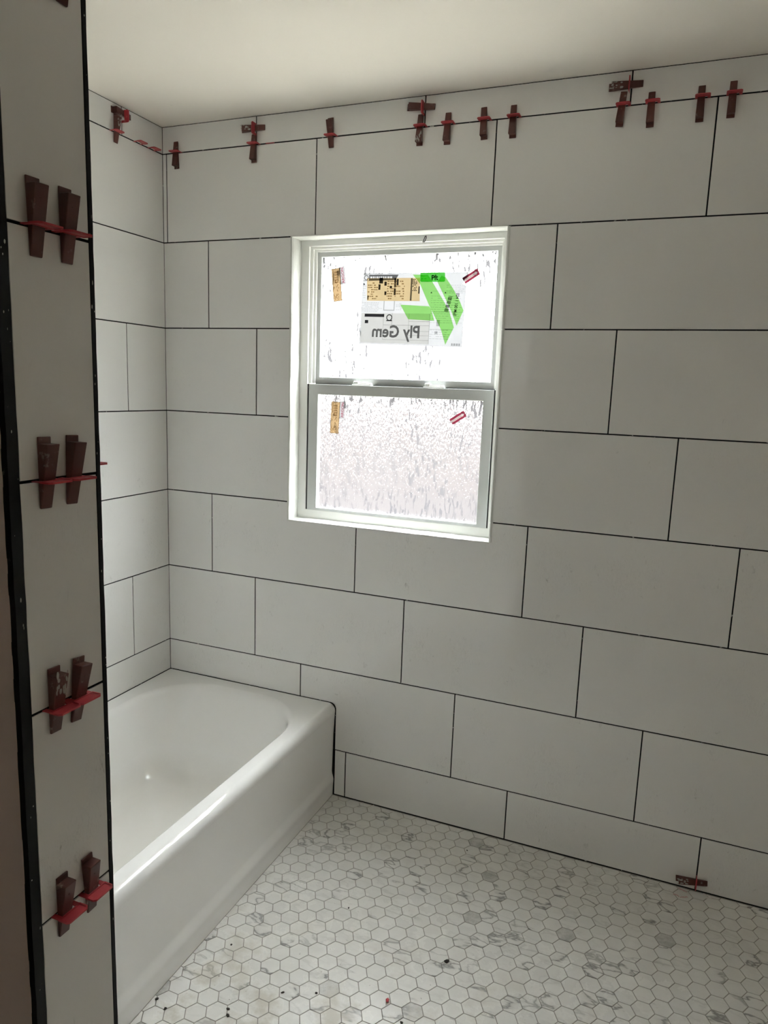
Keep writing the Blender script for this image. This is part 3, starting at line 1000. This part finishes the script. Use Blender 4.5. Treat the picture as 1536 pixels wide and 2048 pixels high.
def argon(px, y, rot, rot2, label):
    o = sticker_root('gas_fill_sticker', px, y, rot)
    tag(o, label, 'sticker', 'gas fill stickers on the window panes')
    hw, hh = 0.0172, 0.0565
    flat('brown_paper', [R_(-hw - 0.006, hw - 0.006, -hh, hh)], M['brownpaper'], o, 0.0)
    st = [(0.0095, -0.002), (0.0315, -0.002), (0.0315, 0.0600), (0.0095, 0.0600)]
    flat('pale_strip', [[(p[0] * math.cos(rot2) - p[1] * math.sin(rot2), p[0] * math.sin(rot2) + p[1] * math.cos(rot2)) for p in st]], M['palestrip'], o, -0.0003)
    flat('grey_edge', [R_(-hw - 0.006, hw - 0.006, hh - 0.0025, hh), R_(-hw - 0.006, hw - 0.006, -hh, -hh + 0.0025), R_(-hw - 0.006, -hw - 0.0035, -hh, hh), R_(hw - 0.0085, hw - 0.006, -hh, 0.002)], M['ink_grey'], o, 0.0006)
    bars = [R_(-0.0125, 0.0015, hh - 0.012 - 0.0042 * i, hh - 0.012 - 0.0042 * i + (0.0028 if i % 2 else 0.0014)) for i in range(10)]
    bars += [R_(-0.0175, -0.0150, 0.016, 0.052)]
    flat('bar_code', bars, M['ink_brown'], o, 0.0008)
    rg = random.Random(5)
    marks = []
    for i in range(15):
        x, yy, a = rg.uniform(-0.016, 0.000), rg.uniform(-0.054, 0.010), rg.uniform(-1, 1)
        l, w = rg.uniform(0.004, 0.011), 0.0011
        d, n_ = Vector((math.sin(a), math.cos(a))) * l, Vector((math.cos(a), -math.sin(a))) * w
        c = Vector((x, yy))
        marks.append([tuple(c - n_), tuple(c + n_), tuple(c + d + n_), tuple(c + d - n_)])
    flat('hand_marks', marks, M['ink_brown'], o, 0.0009)
    lettering('gas_lettering', 'ARGON', 0.0148, (0.0268 if rot2 < 0.02 else 0.0262, 0.0025), M['ink_red'], o, 0.0010, math.radians(90) + rot2, False, 0.0003, 1.0)
    return o
def arrow_sticker(px, y, rot, label):
    o = sticker_root('arrow_sticker', px, y, rot)
    tag(o, label, 'sticker', 'red arrow stickers on the window panes')
    flat('label_paper', [R_(-0.0285, 0.0285, -0.0112, 0.0112)], M['pinkpaper'], o, 0.0)
    for q in ([(-0.0285, 0.0036), (0.0160, 0.0036), (0.0160, 0.0066), (0.0245, 0.0), (0.0285, 0.0), (0.0285, 0.0112), (-0.0285, 0.0112)],
              [(-0.0285, -0.0112), (0.0285, -0.0112), (0.0285, 0.0), (0.0245, 0.0), (0.0160, -0.0066), (0.0160, -0.0036), (-0.0285, -0.0036)]):
        flat('red_border', [q], M['ink_label_red'], o, 0.0004)
    flat('small_print', rows_of_print(-0.026, 0.018, -0.002, 0.002, 1, 0.0020, 1, 4, 0.005), M['ink_brown'], o, 0.0006)
    return o
argon((0.6759, 1.8775), 0.0905, math.radians(6), math.radians(3), 'tan sticker with pale ARGON strip at top left of the upper window pane')
argon((0.6936, 1.4155), 0.0655, math.radians(-2), math.radians(0), 'tan sticker with pale ARGON strip at top left of the lower window pane')
arrow_sticker((1.1565, 1.8949), 0.0885, math.radians(31.7), 'red sticker with pale arrow at the corner of the large upper pane label')
arrow_sticker((1.1434, 1.4370), 0.0655, math.radians(34), 'red sticker with pale arrow alone at top right of the lower window pane')

# ------------------------------------------------------------------ bathtub
tub = empty('bathtub', (TUB_W / 2, STUB_A / 2, 0))
tag(tub, 'white enamelled alcove bathtub with flat apron below the window', 'bathtub')
tinv = Matrix.Translation((-TUB_W / 2, -STUB_A / 2, 0))
TY0, TY1 = -0.0008, STUB_A + 0.001           # back wall end, partition end
NC = 14
def rrect(x0, x1, y0, y1, rx, ry, z):
    """ring of points of a rounded rectangle, same count for every ring"""
    res = []
    cs = [(x1 - rx, y0 + ry, -90), (x1 - rx, y1 - ry, 0), (x0 + rx, y1 - ry, 90), (x0 + rx, y0 + ry, 180)]
    for (cx, cy, a0) in cs:
        for k in range(NC + 1):
            t = math.radians(a0 + 90 * k / NC)
            res.append(Vector((cx + rx * math.cos(t), cy + ry * math.sin(t), z)))
    return res
bm = bmesh.new()
rings = []
yb, yf = TY0, TY1
# basin: from the rim inward and down; sloping back at the window end
prof = [  # inset left, right, far, near, corner rx, ry, z
    (0.0560, 0.0560, 0.0480, 0.075, 0.225, 0.236, TUB_H),
    (0.0600, 0.0590, 0.0520, 0.079, 0.225, 0.236, TUB_H - 0.0008),
    (0.0645, 0.0625, 0.0570, 0.083, 0.224, 0.235, TUB_H - 0.0035),
    (0.0690, 0.0655, 0.0630, 0.087, 0.222, 0.233, TUB_H - 0.0085),
    (0.0725, 0.0680, 0.0690, 0.090, 0.218, 0.229, TUB_H - 0.0160),
    (0.0755, 0.0700, 0.0760, 0.092, 0.212, 0.223, TUB_H - 0.0280),
    (0.0850, 0.0770, 0.1060, 0.099, 0.178, 0.187, TUB_H - 0.0800),
    (0.0980, 0.0870, 0.1480, 0.107, 0.150, 0.158, TUB_H - 0.1500),
    (0.1100, 0.0970, 0.1900, 0.116, 0.132, 0.139, TUB_H - 0.2150),
    (0.1190, 0.1050, 0.2170, 0.124, 0.122, 0.128, TUB_H - 0.2530),
    (0.1290, 0.1150, 0.2370, 0.133, 0.116, 0.122, TUB_H - 0.2760),
    (0.1430, 0.1290, 0.2560, 0.147, 0.112, 0.118, TUB_H - 0.2900),
    (0.1620, 0.1480, 0.2780, 0.166, 0.104, 0.109, TUB_H - 0.2975),
    (0.2000, 0.1860, 0.3300, 0.205, 0.085, 0.089, TUB_H - 0.3000),
    (0.2900, 0.2800, 0.4600, 0.330, 0.050, 0.053, TUB_H - 0.3020),
]
for (il, ir, ifar, inear, rx, ry, z) in prof:
    rings.append(rrect(il, TUB_W - ir, yf + inear, yb - ifar, rx, ry, z))
vr = [[bm.verts.new(p) for p in r] for r in rings]
n = len(vr[0])
for a, b in zip(vr[:-1], vr[1:]):
    for k in range(n):
        j = (k + 1) % n
        bm.faces.new((a[k], a[j], b[j], b[k]))
bm.faces.new(vr[-1])
# flat rim out to a rectangle, then the rolled edge over the apron
RR = 0.027
x_out = TUB_W - RR
def outer(p):
    """project a rim point on to the rectangle that bounds the flat rim"""
    c = Vector((0.365, (yb + yf) / 2))
    d = Vector((p.x - c.x, p.y - c.y))
    s = min((x_out - c.x) / d.x if d.x > 1e-9 else 1e9, (0.0015 - c.x) / d.x if d.x < -1e-9 else 1e9,
            (yb - c.y) / d.y if d.y > 1e-9 else 1e9, (yf - c.y) / d.y if d.y < -1e-9 else 1e9)
    return Vector((c.x + d.x * s, c.y + d.y * s, TUB_H))
rim_o = [outer(p) for p in rings[0]]
# snap the nearest samples on to the four corners
for cx, cyy in ((x_out, yb), (x_out, yf), (0.0015, yb), (0.0015, yf)):
    k = min(range(n), key=lambda q: (rim_o[q].xy - Vector((cx, cyy))).length)
    rim_o[k] = Vector((cx, cyy, TUB_H))
ro = [bm.verts.new(p) for p in rim_o]
for k in range(n):
    j = (k + 1) % n
    bm.faces.new((vr[0][k], ro[k], ro[j], vr[0][j]))
# rolled edge, swept along y from the samples that lie on x = x_out
edge = sorted([v for v in ro if abs(v.co.x - x_out) < 1e-5], key=lambda v: v.co.y)
prev = edge
last = None
NR = 10
for q in range(1, NR + 1):
    t = (math.pi / 2) * q / NR
    cur = [bm.verts.new((x_out + RR * math.sin(t), v.co.y, TUB_H - RR + RR * math.cos(t))) for v in edge]
    for k in range(len(edge) - 1):
        bm.faces.new((prev[k], prev[k + 1], cur[k + 1], cur[k]))
    prev = cur
zs = TUB_H - RR - 0.006
cur = [bm.verts.new((TUB_W - 0.0001, v.co.y, zs)) for v in edge]
for k in range(len(edge) - 1):
    bm.faces.new((prev[k], prev[k + 1], cur[k + 1], cur[k]))
bmesh.ops.transform(bm, matrix=tinv, verts=bm.verts)
tub_shell = from_bm('tub_shell', bm, M['enamel'], tub, True)

# apron: flat panel with a soft fold and a toe lip at the floor
bm = bmesh.new()
ap = [(TUB_W - 0.0001, zs), (TUB_W - 0.0006, zs - 0.004), (TUB_W - 0.0040, 0.250), (TUB_W - 0.0060, 0.130), (TUB_W - 0.0066, 0.1000), (TUB_W - 0.0064, 0.0930),
      (TUB_W - 0.0050, 0.0860), (TUB_W - 0.0026, 0.0780), (TUB_W - 0.0004, 0.0700), (TUB_W + 0.0006, 0.0640), (TUB_W + 0.0004, 0.0560), (TUB_W - 0.0006, 0.0470), (TUB_W - 0.0012, 0.0300), (TUB_W - 0.0016, 0.0)]
NY = 24
prev = None
for k in range(NY + 1):
    y = yb + (yf - yb) * k / NY
    row = [bm.verts.new((x, y, z)) for x, z in ap]
    if prev:
        for q in range(len(ap) - 1):
            bm.faces.new((prev[q], prev[q + 1], row[q + 1], row[q]))
    prev = row
bmesh.ops.transform(bm, matrix=tinv, verts=bm.verts)
from_bm('apron', bm, M['enamel'], tub, True)
# drain in the basin floor near the partition
bm = bmesh.new()
bmesh.ops.create_cone(bm, cap_ends=True, segments=24, radius1=0.034, radius2=0.030, depth=0.004, matrix=Matrix.Translation((0.375, -1.22, TUB_H - 0.2995)))
bmesh.ops.transform(bm, matrix=tinv, verts=bm.verts)
from_bm('drain', bm, M['drain'], tub, False)

# ------------------------------------------------------------------ levelling wedges and clips
def wedge_mesh():
    """s along the wedge (+ = thick end), t across, h off the wall"""
    bm = bmesh.new()
    s0, s1, s2 = -0.0370, 0.0465, 0.0550
    w0, w1 = 0.0088, 0.0104
    h0, h1 = 0.0032, 0.0178
    a = [bm.verts.new(p) for p in ((s0, -w0, 0), (s0, w0, 0), (s1, w1, 0), (s1, -w1, 0))]
    b = [bm.verts.new(p) for p in ((s0, -w0, h0), (s0, w0, h0), (s1, w1, h1), (s1, -w1, h1))]
    bm.faces.new(list(reversed(a)))
    bm.faces.new(b)
    for k in range(4):
        j = (k + 1) % 4
        bm.faces.new((a[k], a[j], b[j], b[k]))
    bmesh.ops.recalc_face_normals(bm, faces=bm.faces)
    bmesh.ops.bevel(bm, geom=list(bm.edges), offset=0.0009, segments=1, affect='EDGES')
    bm_box(bm, (s1 - 0.002, -w1 + 0.0002, 0.0), (s2, w1 - 0.0002, 0.0026), 0.0006)      # tongue past the thick end
    bmesh.ops.create_cone(bm, cap_ends=True, segments=10, radius1=0.0013, radius2=0.0013, depth=0.0008,
                          matrix=Matrix.Translation((0.030, 0.001, 0.0152)) @ Matrix.Rotation(math.radians(-9.9), 4, 'Y'))
    bm.normal_update()
    me = bpy.data.meshes.new('tile_wedge')
    bm.to_mesh(me)
    bm.free()
    me.materials.append(M['wedge'])
    return me
def clip_mesh(window=True, wide=0.0195, reach=0.0300):
    """t along the joint, s across it (thickness), h off the wall; a yoke the wedge passes through"""
    bm = bmesh.new()
    th = 0.0007
    def bx(t0, t1, h0, h1, k=th):
        bm_box(bm, (-k, t0, h0), (k, t1, h1), 0.0003)
    if window:
        bx(-wide, -0.0118, -0.006, 0.0135)
        bx(0.0118, wide, -0.006, 0.0135)
    else:
        bx(-wide, wide, -0.006, 0.0135)
    # outer bar: thin web with a raised border, rounded outer corners
    hb = 0.0115
    web = [(-wide, hb), (wide, hb), (wide, reach - 0.004), (wide - 0.004, reach), (-wide + 0.004, reach), (-wide, reach - 0.004)]
    prism_pts = web
    ins = inset_poly(prism_pts, 0.0022)
    def ringf(s_out, s_in):
        oa = [bm.verts.new((s_out, p[0], p[1])) for p in prism_pts]
        ia = [bm.verts.new((s_out, p[0], p[1])) for p in ins]
        ib = [bm.verts.new((s_in, p[0], p[1])) for p in ins]
        n = len(oa)
        for k in range(n):
            j = (k + 1) % n
            bm.faces.new((oa[k], oa[j], ia[j], ia[k]))
            bm.faces.new((ia[k], ia[j], ib[j], ib[k]))
        bm.faces.new(ib)
        return oa
    A = ringf(0.0013, 0.0005)
    B = ringf(-0.0013, -0.0005)
    n = len(A)
    for k in range(n):
        j = (k + 1) % n
        bm.faces.new((A[k], B[k], B[j], A[j]))
    bmesh.ops.recalc_face_normals(bm, faces=bm.faces)
    me = bpy.data.meshes.new('levelling_clip')
    bm.to_mesh(me)
    bm.free()
    me.materials.append(M['clip'])
    return me
WEDGE = wedge_mesh()
CLIP = clip_mesh()
CLIP_SHORT = clip_mesh(True, 0.0195, 0.0255)

def basis(P, ang):
    """matrix whose x = wedge direction (ang from +u in the wall plane), z = out of the wall"""
    o = P(0, 0, 0)
    U, V, W = P(1, 0, 0) - o, P(0, 1, 0) - o, P(0, 0, 1) - o
    x = U * math.cos(ang) + V * math.sin(ang)
    z = W
    y = z.cross(x)
    return Matrix((x, y, z)).transposed()

def place(me, name, P, u, v, w, ang):
    o = bpy.data.objects.new(name, me)
    COL.objects.link(o)
    o.matrix_world = Matrix.Translation(P(u, v, w)) @ basis(P, ang).to_4x4()
    return o

def wedge_and_clip(P, u, v, ang, wl_, cl, wgroup, cgroup, slip=0.0, tilt=0.0, clip_t=0.0, short=False, mortar=None):
    """u, v = crossing of wedge and joint; ang = direction of the thick end in degrees from +u"""
    a = math.radians(ang)
    at = math.radians(ang + tilt)
    du, dv = math.cos(at) * slip, math.sin(at) * slip
    w = place(WEDGE, 'tile_wedge', P, u + du, v + dv, 0.0007, at)
    tag(w, wl_, 'wedge', wgroup)
    c = place(CLIP_SHORT if short else CLIP, 'levelling_clip', P, u - math.sin(a) * clip_t, v + math.cos(a) * clip_t, 0.0, a)
    tag(c, cl, 'tile clip', cgroup)
    if mortar:
        rg = random.Random(mortar)
        bm = bmesh.new()
        for k in range(16):
            s = rg.uniform(0.018, 0.050)
            t = rg.uniform(-0.0095, 0.0095)
            h = 0.0035 + (s + 0.037) * 0.1748
            bmesh.ops.create_icosphere(bm, subdivisions=1, radius=rg.uniform(0.0010, 0.0032),
                                       matrix=Matrix.Translation((s, t, min(h, 0.0178))) @ Matrix.Diagonal((rg.uniform(1.2, 2.4), rg.uniform(0.6, 1.2), 0.16, 1)))
        from_bm('mortar_smear', bm, M['mortar'], w)
    return w, c

ZT = ROWS[0]
GW, GC = 'brown wedges along the joint under the ceiling of the window wall', 'red clips along the joint under the ceiling of the window wall'
ord_ = ['first', 'second', 'third', 'fourth', 'fifth', 'sixth', 'seventh', 'eighth', 'ninth', 'tenth', 'eleventh']
top = [  # u, thick end up?, slip, tilt, name of spot
    (0.0625, -1, 0.000, 1.8, 'nearest the tub corner'),
    (0.3880, -1, 0.004, 0.0, 'below the leftmost sideways wedge'),
    (0.6820, 1, 0.002, 3.0, 'alone above the window, thick end up'),
    (0.9925, -1, 0.000, -0.8, 'spattered white, below the middle sideways wedge'),
    (1.0825, -1, 0.004, -0.6, 'just right of the middle sideways wedge'),
    (1.1965, -1, 0.000, 3.0, 'left of the joint above the window corner'),
    (1.2860, -1, 0.003, 0.6, 'right of the joint above the window corner'),
    (1.5950, -1, 0.000, -4.0, 'tilted, below the right sideways wedge'),
    (1.6730, -1, 0.009, 1.0, 'low, beside the right sideways wedge'),
    (1.8005, -1, 0.007, 0.4, 'second from the right end'),
    (1.8780, -1, 0.004, 0.0, 'rightmost of all'),
]
for i, (u, up_, slip, tilt, spot) in enumerate(top):
    wedge_and_clip(P_back, u, ZT, 90 * up_,
                   'upright brown tile wedge on the window wall, ' + spot,
                   'red clip gripping the upright wedge ' + spot, GW, GC, slip, tilt, clip_t=0.004 if up_ < 0 else -0.004,
                   mortar=41 if i == 3 else None)
for (u, v, tilt, spot, c_t, mt) in ((0.3954, 2.3840, 0.0, 'nearest the tub corner', 0.004, 12), (1.0030, 2.3900, -4.0, 'above the window', 0.006, None), (1.6110, 2.3850, 1.0, 'at the right, smeared with mortar', 0.0, 77)):
    wedge_and_clip(P_back, u, v, 180, 'brown wedge lying sideways under the ceiling, ' + spot, 'red clip standing upright round the sideways wedge ' + spot,
                   GW, GC, 0.001, tilt, clip_t=c_t, short=(u > 1.5), mortar=mt)
# low wedge by the floor, right
wedge_and_clip(P_back, 2.0164, 0.033, 180, 'mortar caked brown wedge lying sideways just above the floor at right', 'red clip round the wedge just above the floor at right',
               'wedge at the floor', 'clip at the floor', 0.004, 5.0, clip_t=0.0, short=True, mortar=5)
# left wall under the ceiling
wedge_and_clip(P_left, 0.2390, ZT, 90, 'upright brown wedge at the top of the left wall over the tub', 'red clip round the upright wedge at the top of the left wall',
               'wedges on the left wall', 'clips on the left wall', 0.003, 3.0, clip_t=-0.006, mortar=9)
wedge_and_clip(P_left, 0.2062, 2.4000, 0, 'brown wedge lying sideways at the top of the left wall', 'broad red clip round the sideways wedge on the left wall',
               'wedges on the left wall', 'clips on the left wall', -0.003, -1.5, clip_t=-0.008)
for u, spot in ((0.1300, 'empty red clip on the left wall, farther from the corner'), (0.0590, 'empty red clip on the left wall, nearest the corner')):
    c = place(CLIP, 'levelling_clip', P_left, u, ZT, 0.0, math.radians(90))
    tag(c, spot, 'tile clip', 'clips on the left wall')
# broken clip left in the joint of the window wall
bm = bmesh.new()
for k in range(5):
    t0 = -0.016 + 0.0064 * k
    bm_box(bm, (-0.0008, t0, -0.006), (0.0008, t0 + 0.0066, random.uniform(0.0012, 0.0042)), 0.0002)
me = bpy.data.meshes.new('broken_clip')
bm.to_mesh(me)
bm.free()
me.materials.append(M['clip'])
o = place(me, 'broken_clip', P_back, 0.4500, ZT, 0.0, math.radians(-90))
tag(o, 'snapped red clip stub in the top joint, right of the first sideways wedge', 'tile clip')

# partition end face: pairs of wedges on each joint
lv = [(1.7055, 'upper'), (1.3952, 'second'), (1.0870, 'third'), (0.7790, 'lowest')]
ys = [(-1.5955, -1.5465), (-1.5965, -1.5520), (-1.5970, -1.5580), (-1.5985, -1.5480)]
tl = [(0.5, -0.5), (-1.0, -3.0), (-1.0, -6.0), (-0.6, 3.5)]
for (z, nm), (ya, yb_), (ta, tb) in zip(lv, ys, tl):
    wedge_and_clip(P_end, ya, z, 90, 'left brown wedge of the %s pair on the partition end' % nm, 'left red clip of the %s pair on the partition end' % nm,
                   'wedges on the partition end', 'clips on the partition end', 0.001, ta, clip_t=-0.002, mortar=31 if nm == 'third' else None)
    wedge_and_clip(P_end, yb_, z, 90, 'right brown wedge of the %s pair on the partition end' % nm, 'right red clip of the %s pair on the partition end' % nm,
                   'wedges on the partition end', 'clips on the partition end', 0.001, tb, clip_t=0.0 if nm != 'lowest' else -0.001)
wedge_and_clip(P_end, -1.5400, 2.0107, 90, 'brown wedge at the top left edge of the photo on the partition', 'red clip of the wedge at the very top of the partition',
               'wedges on the partition end', 'clips on the partition end', 0.0, 0.0)
# one clip on the tub side of the partition, its tip peeping past the edge
c = place(CLIP, 'levelling_clip', P_alcove, 1.0560, 1.4060, 0.0, math.radians(90))
tag(c, 'red clip tip peeping past the black edge of the partition', 'tile clip')

# ------------------------------------------------------------------ debris on the floor
def crumb(name, x, y, size, mat, label, cat, group=None, flat_=0.5, seed=0):
    rg = random.Random(seed)
    bm = bmesh.new()
    bmesh.ops.create_icosphere(bm, subdivisions=1, radius=1.0)
    for v in bm.verts:
        v.co *= rg.uniform(0.75, 1.2)
        v.co = Vector((v.co.x * size, v.co.y * size * rg.uniform(0.6, 0.8), v.co.z * size * flat_))
    zmin = min(v.co.z for v in bm.verts)
    for v in bm.verts: v.co.z -= zmin
    o = from_bm(name, bm, mat)
    o.location = (x, y, 0.0)
    o.rotation_euler = (0, 0, rg.uniform(0, 6))
    return tag(o, label, cat, group)

def shaving(x, y, z, length, rot, mat, label, group, seed, tilt=0.0):
    rg = random.Random(seed)
    bm = bmesh.new()
    n, prev = 7, None
    for k in range(n + 1):
        s = (k / n - 0.5) * length
        cx = rg.uniform(-1, 1) * length * 0.05
        w = 0.0016 * rg.uniform(0.6, 1.1)
        h = 0.0006 + 0.0018 * abs(math.sin(k * 1.3 + seed)) * (1 if 0 < k < n else 0)
        ring = [bm.verts.new((s, cx - w, h)), bm.verts.new((s, cx + w, h)), bm.verts.new((s, cx + w, h + 0.0009)), bm.verts.new((s, cx - w, h + 0.0009))]
        if prev:
            for q in range(4):
                bm.faces.new((prev[q], prev[(q + 1) % 4], ring[(q + 1) % 4], ring[q]))
        else:
            bm.faces.new(ring)
        prev = ring
    bm.faces.new(list(reversed(prev)))
    o = from_bm('plastic_shaving', bm, mat)
    o.location = (x, y, z)
    o.rotation_euler = (0, 0, rot)
    return tag(o, label, 'debris', group)

crumb('plastic_chip', 1.288, -0.788, 0.0075, M['clip'], 'small red plastic chip lying on the hexagon floor tiles', 'debris', None, 0.5, 3)
crumb('dirt_clump', 1.387, -0.605, 0.0085, M['crumb'], 'black dirt clump on the open middle of the tiled floor', 'debris', None, 0.5, 7)
CR = ('nearest the photo bottom left corner', 'second from the bottom left corner', 'left of a pair near the bottom', 'right of a pair near the bottom', 'mid floor in front of the tub', 'tucked against the tub apron', 'between the red chip and the tub', 'far out near the tub foot', 'alone near the window wall foot', 'at the bottom edge below the red chip')
for k, (x, y, sz) in enumerate(((0.759, -1.019, 0.0055), (0.797, -1.035, 0.0060), (0.937, -0.972, 0.0055), (0.948, -0.988, 0.0060), (1.035, -0.874, 0.0050), (0.826, -0.792, 0.0040), (1.113, -0.840, 0.0045), (1.059, -0.528, 0.0036), (1.306, -0.113, 0.0034), (1.343, -0.832, 0.0050))):
    crumb('dirt_crumb', x, y, sz, M['crumb'], 'tiny dark crumb of grit on the floor, ' + CR[k], 'debris', 'crumbs of grit on the floor', 0.4, 30 + k)
SG = 'plastic shavings along the foot of the window wall'
for k, (x, y, ln, rot, pink, lb) in enumerate((
        (0.868, -0.010, 0.022, 0.3, 0, 'white shaving by the window wall foot, first one right of the tub'),
        (0.915, -0.009, 0.016, 1.2, 0, 'short white shaving by the wall foot, second one right of the tub'),
        (0.938, -0.012, 0.020, -0.5, 0, 'white shaving by the wall foot, third one right of the tub'),
        (0.994, -0.013, 0.020, 0.2, 0, 'white shaving by the wall foot, fourth one right of the tub'),
        (0.946, -0.069, 0.018, 1.3, 0, 'white shaving a hand width out from the wall foot near the tub'),
        (1.093, -0.056, 0.014, 0.8, 0, 'lone white shaving on the floor right of the tub shavings'),
        (1.980, -0.017, 0.026, -0.4, 1, 'pink shaving under the mortar caked wedge at the wall foot'),
        (1.984, -0.050, 0.024, 0.5, 1, 'pink shaving on the floor in front of the mortar caked wedge'),
        (1.962, -0.050, 0.018, -0.3, 1, 'small pink shaving left of the others at the right wall foot'),
        (2.052, -0.016, 0.028, -0.6, 0, 'white shaving crossing another at the right foot of the wall'),
        (2.056, -0.018, 0.022, 0.9, 0, 'short white shaving lying under the crossing one at right'))):
    shaving(x, y, 0.0002 + (0.002 if k == 9 else 0), ln, rot, M['pinkshaving'] if pink else M['shaving'], lb, SG, k)

# ------------------------------------------------------------------ outside the glass, with an added slab and wall
structure(from_bm('ground', bm_boxes([((-60, WT + 0.02, -0.75), (60, 80, -0.62))]), M['ground']))
structure(from_bm('bounce_slab', bm_boxes([((-7, WT + 0.03, -0.66), (9, 3.55, -0.60))], 0.005), M['concrete']))  # unseen pale slab added to bounce sky light up to the ceiling
fy = 3.6
yw = empty('added_yard_wall', (0, fy, -0.62))  # yard wall added, very dark to keep the lower pane from blowing out
tag(yw, 'added very dark block yard wall seen blurred through the lower window pane', 'wall')
for nm, z0, z1, d, mt in (('wall_base', -0.66, 0.62, -0.004, 'blockg'), ('wall_body', 0.62, 1.64, 0.0, 'blockw'), ('coping', 1.64, 1.70, -0.03, 'blockg')):
    bm = bm_boxes([((-14, fy + d, z0), (14, fy + 0.2, z1))])
    bmesh.ops.transform(bm, matrix=Matrix.Translation((0, -fy, 0.62)), verts=bm.verts)
    from_bm(nm, bm, M[mt], yw)

bpy.context.view_layer.update()
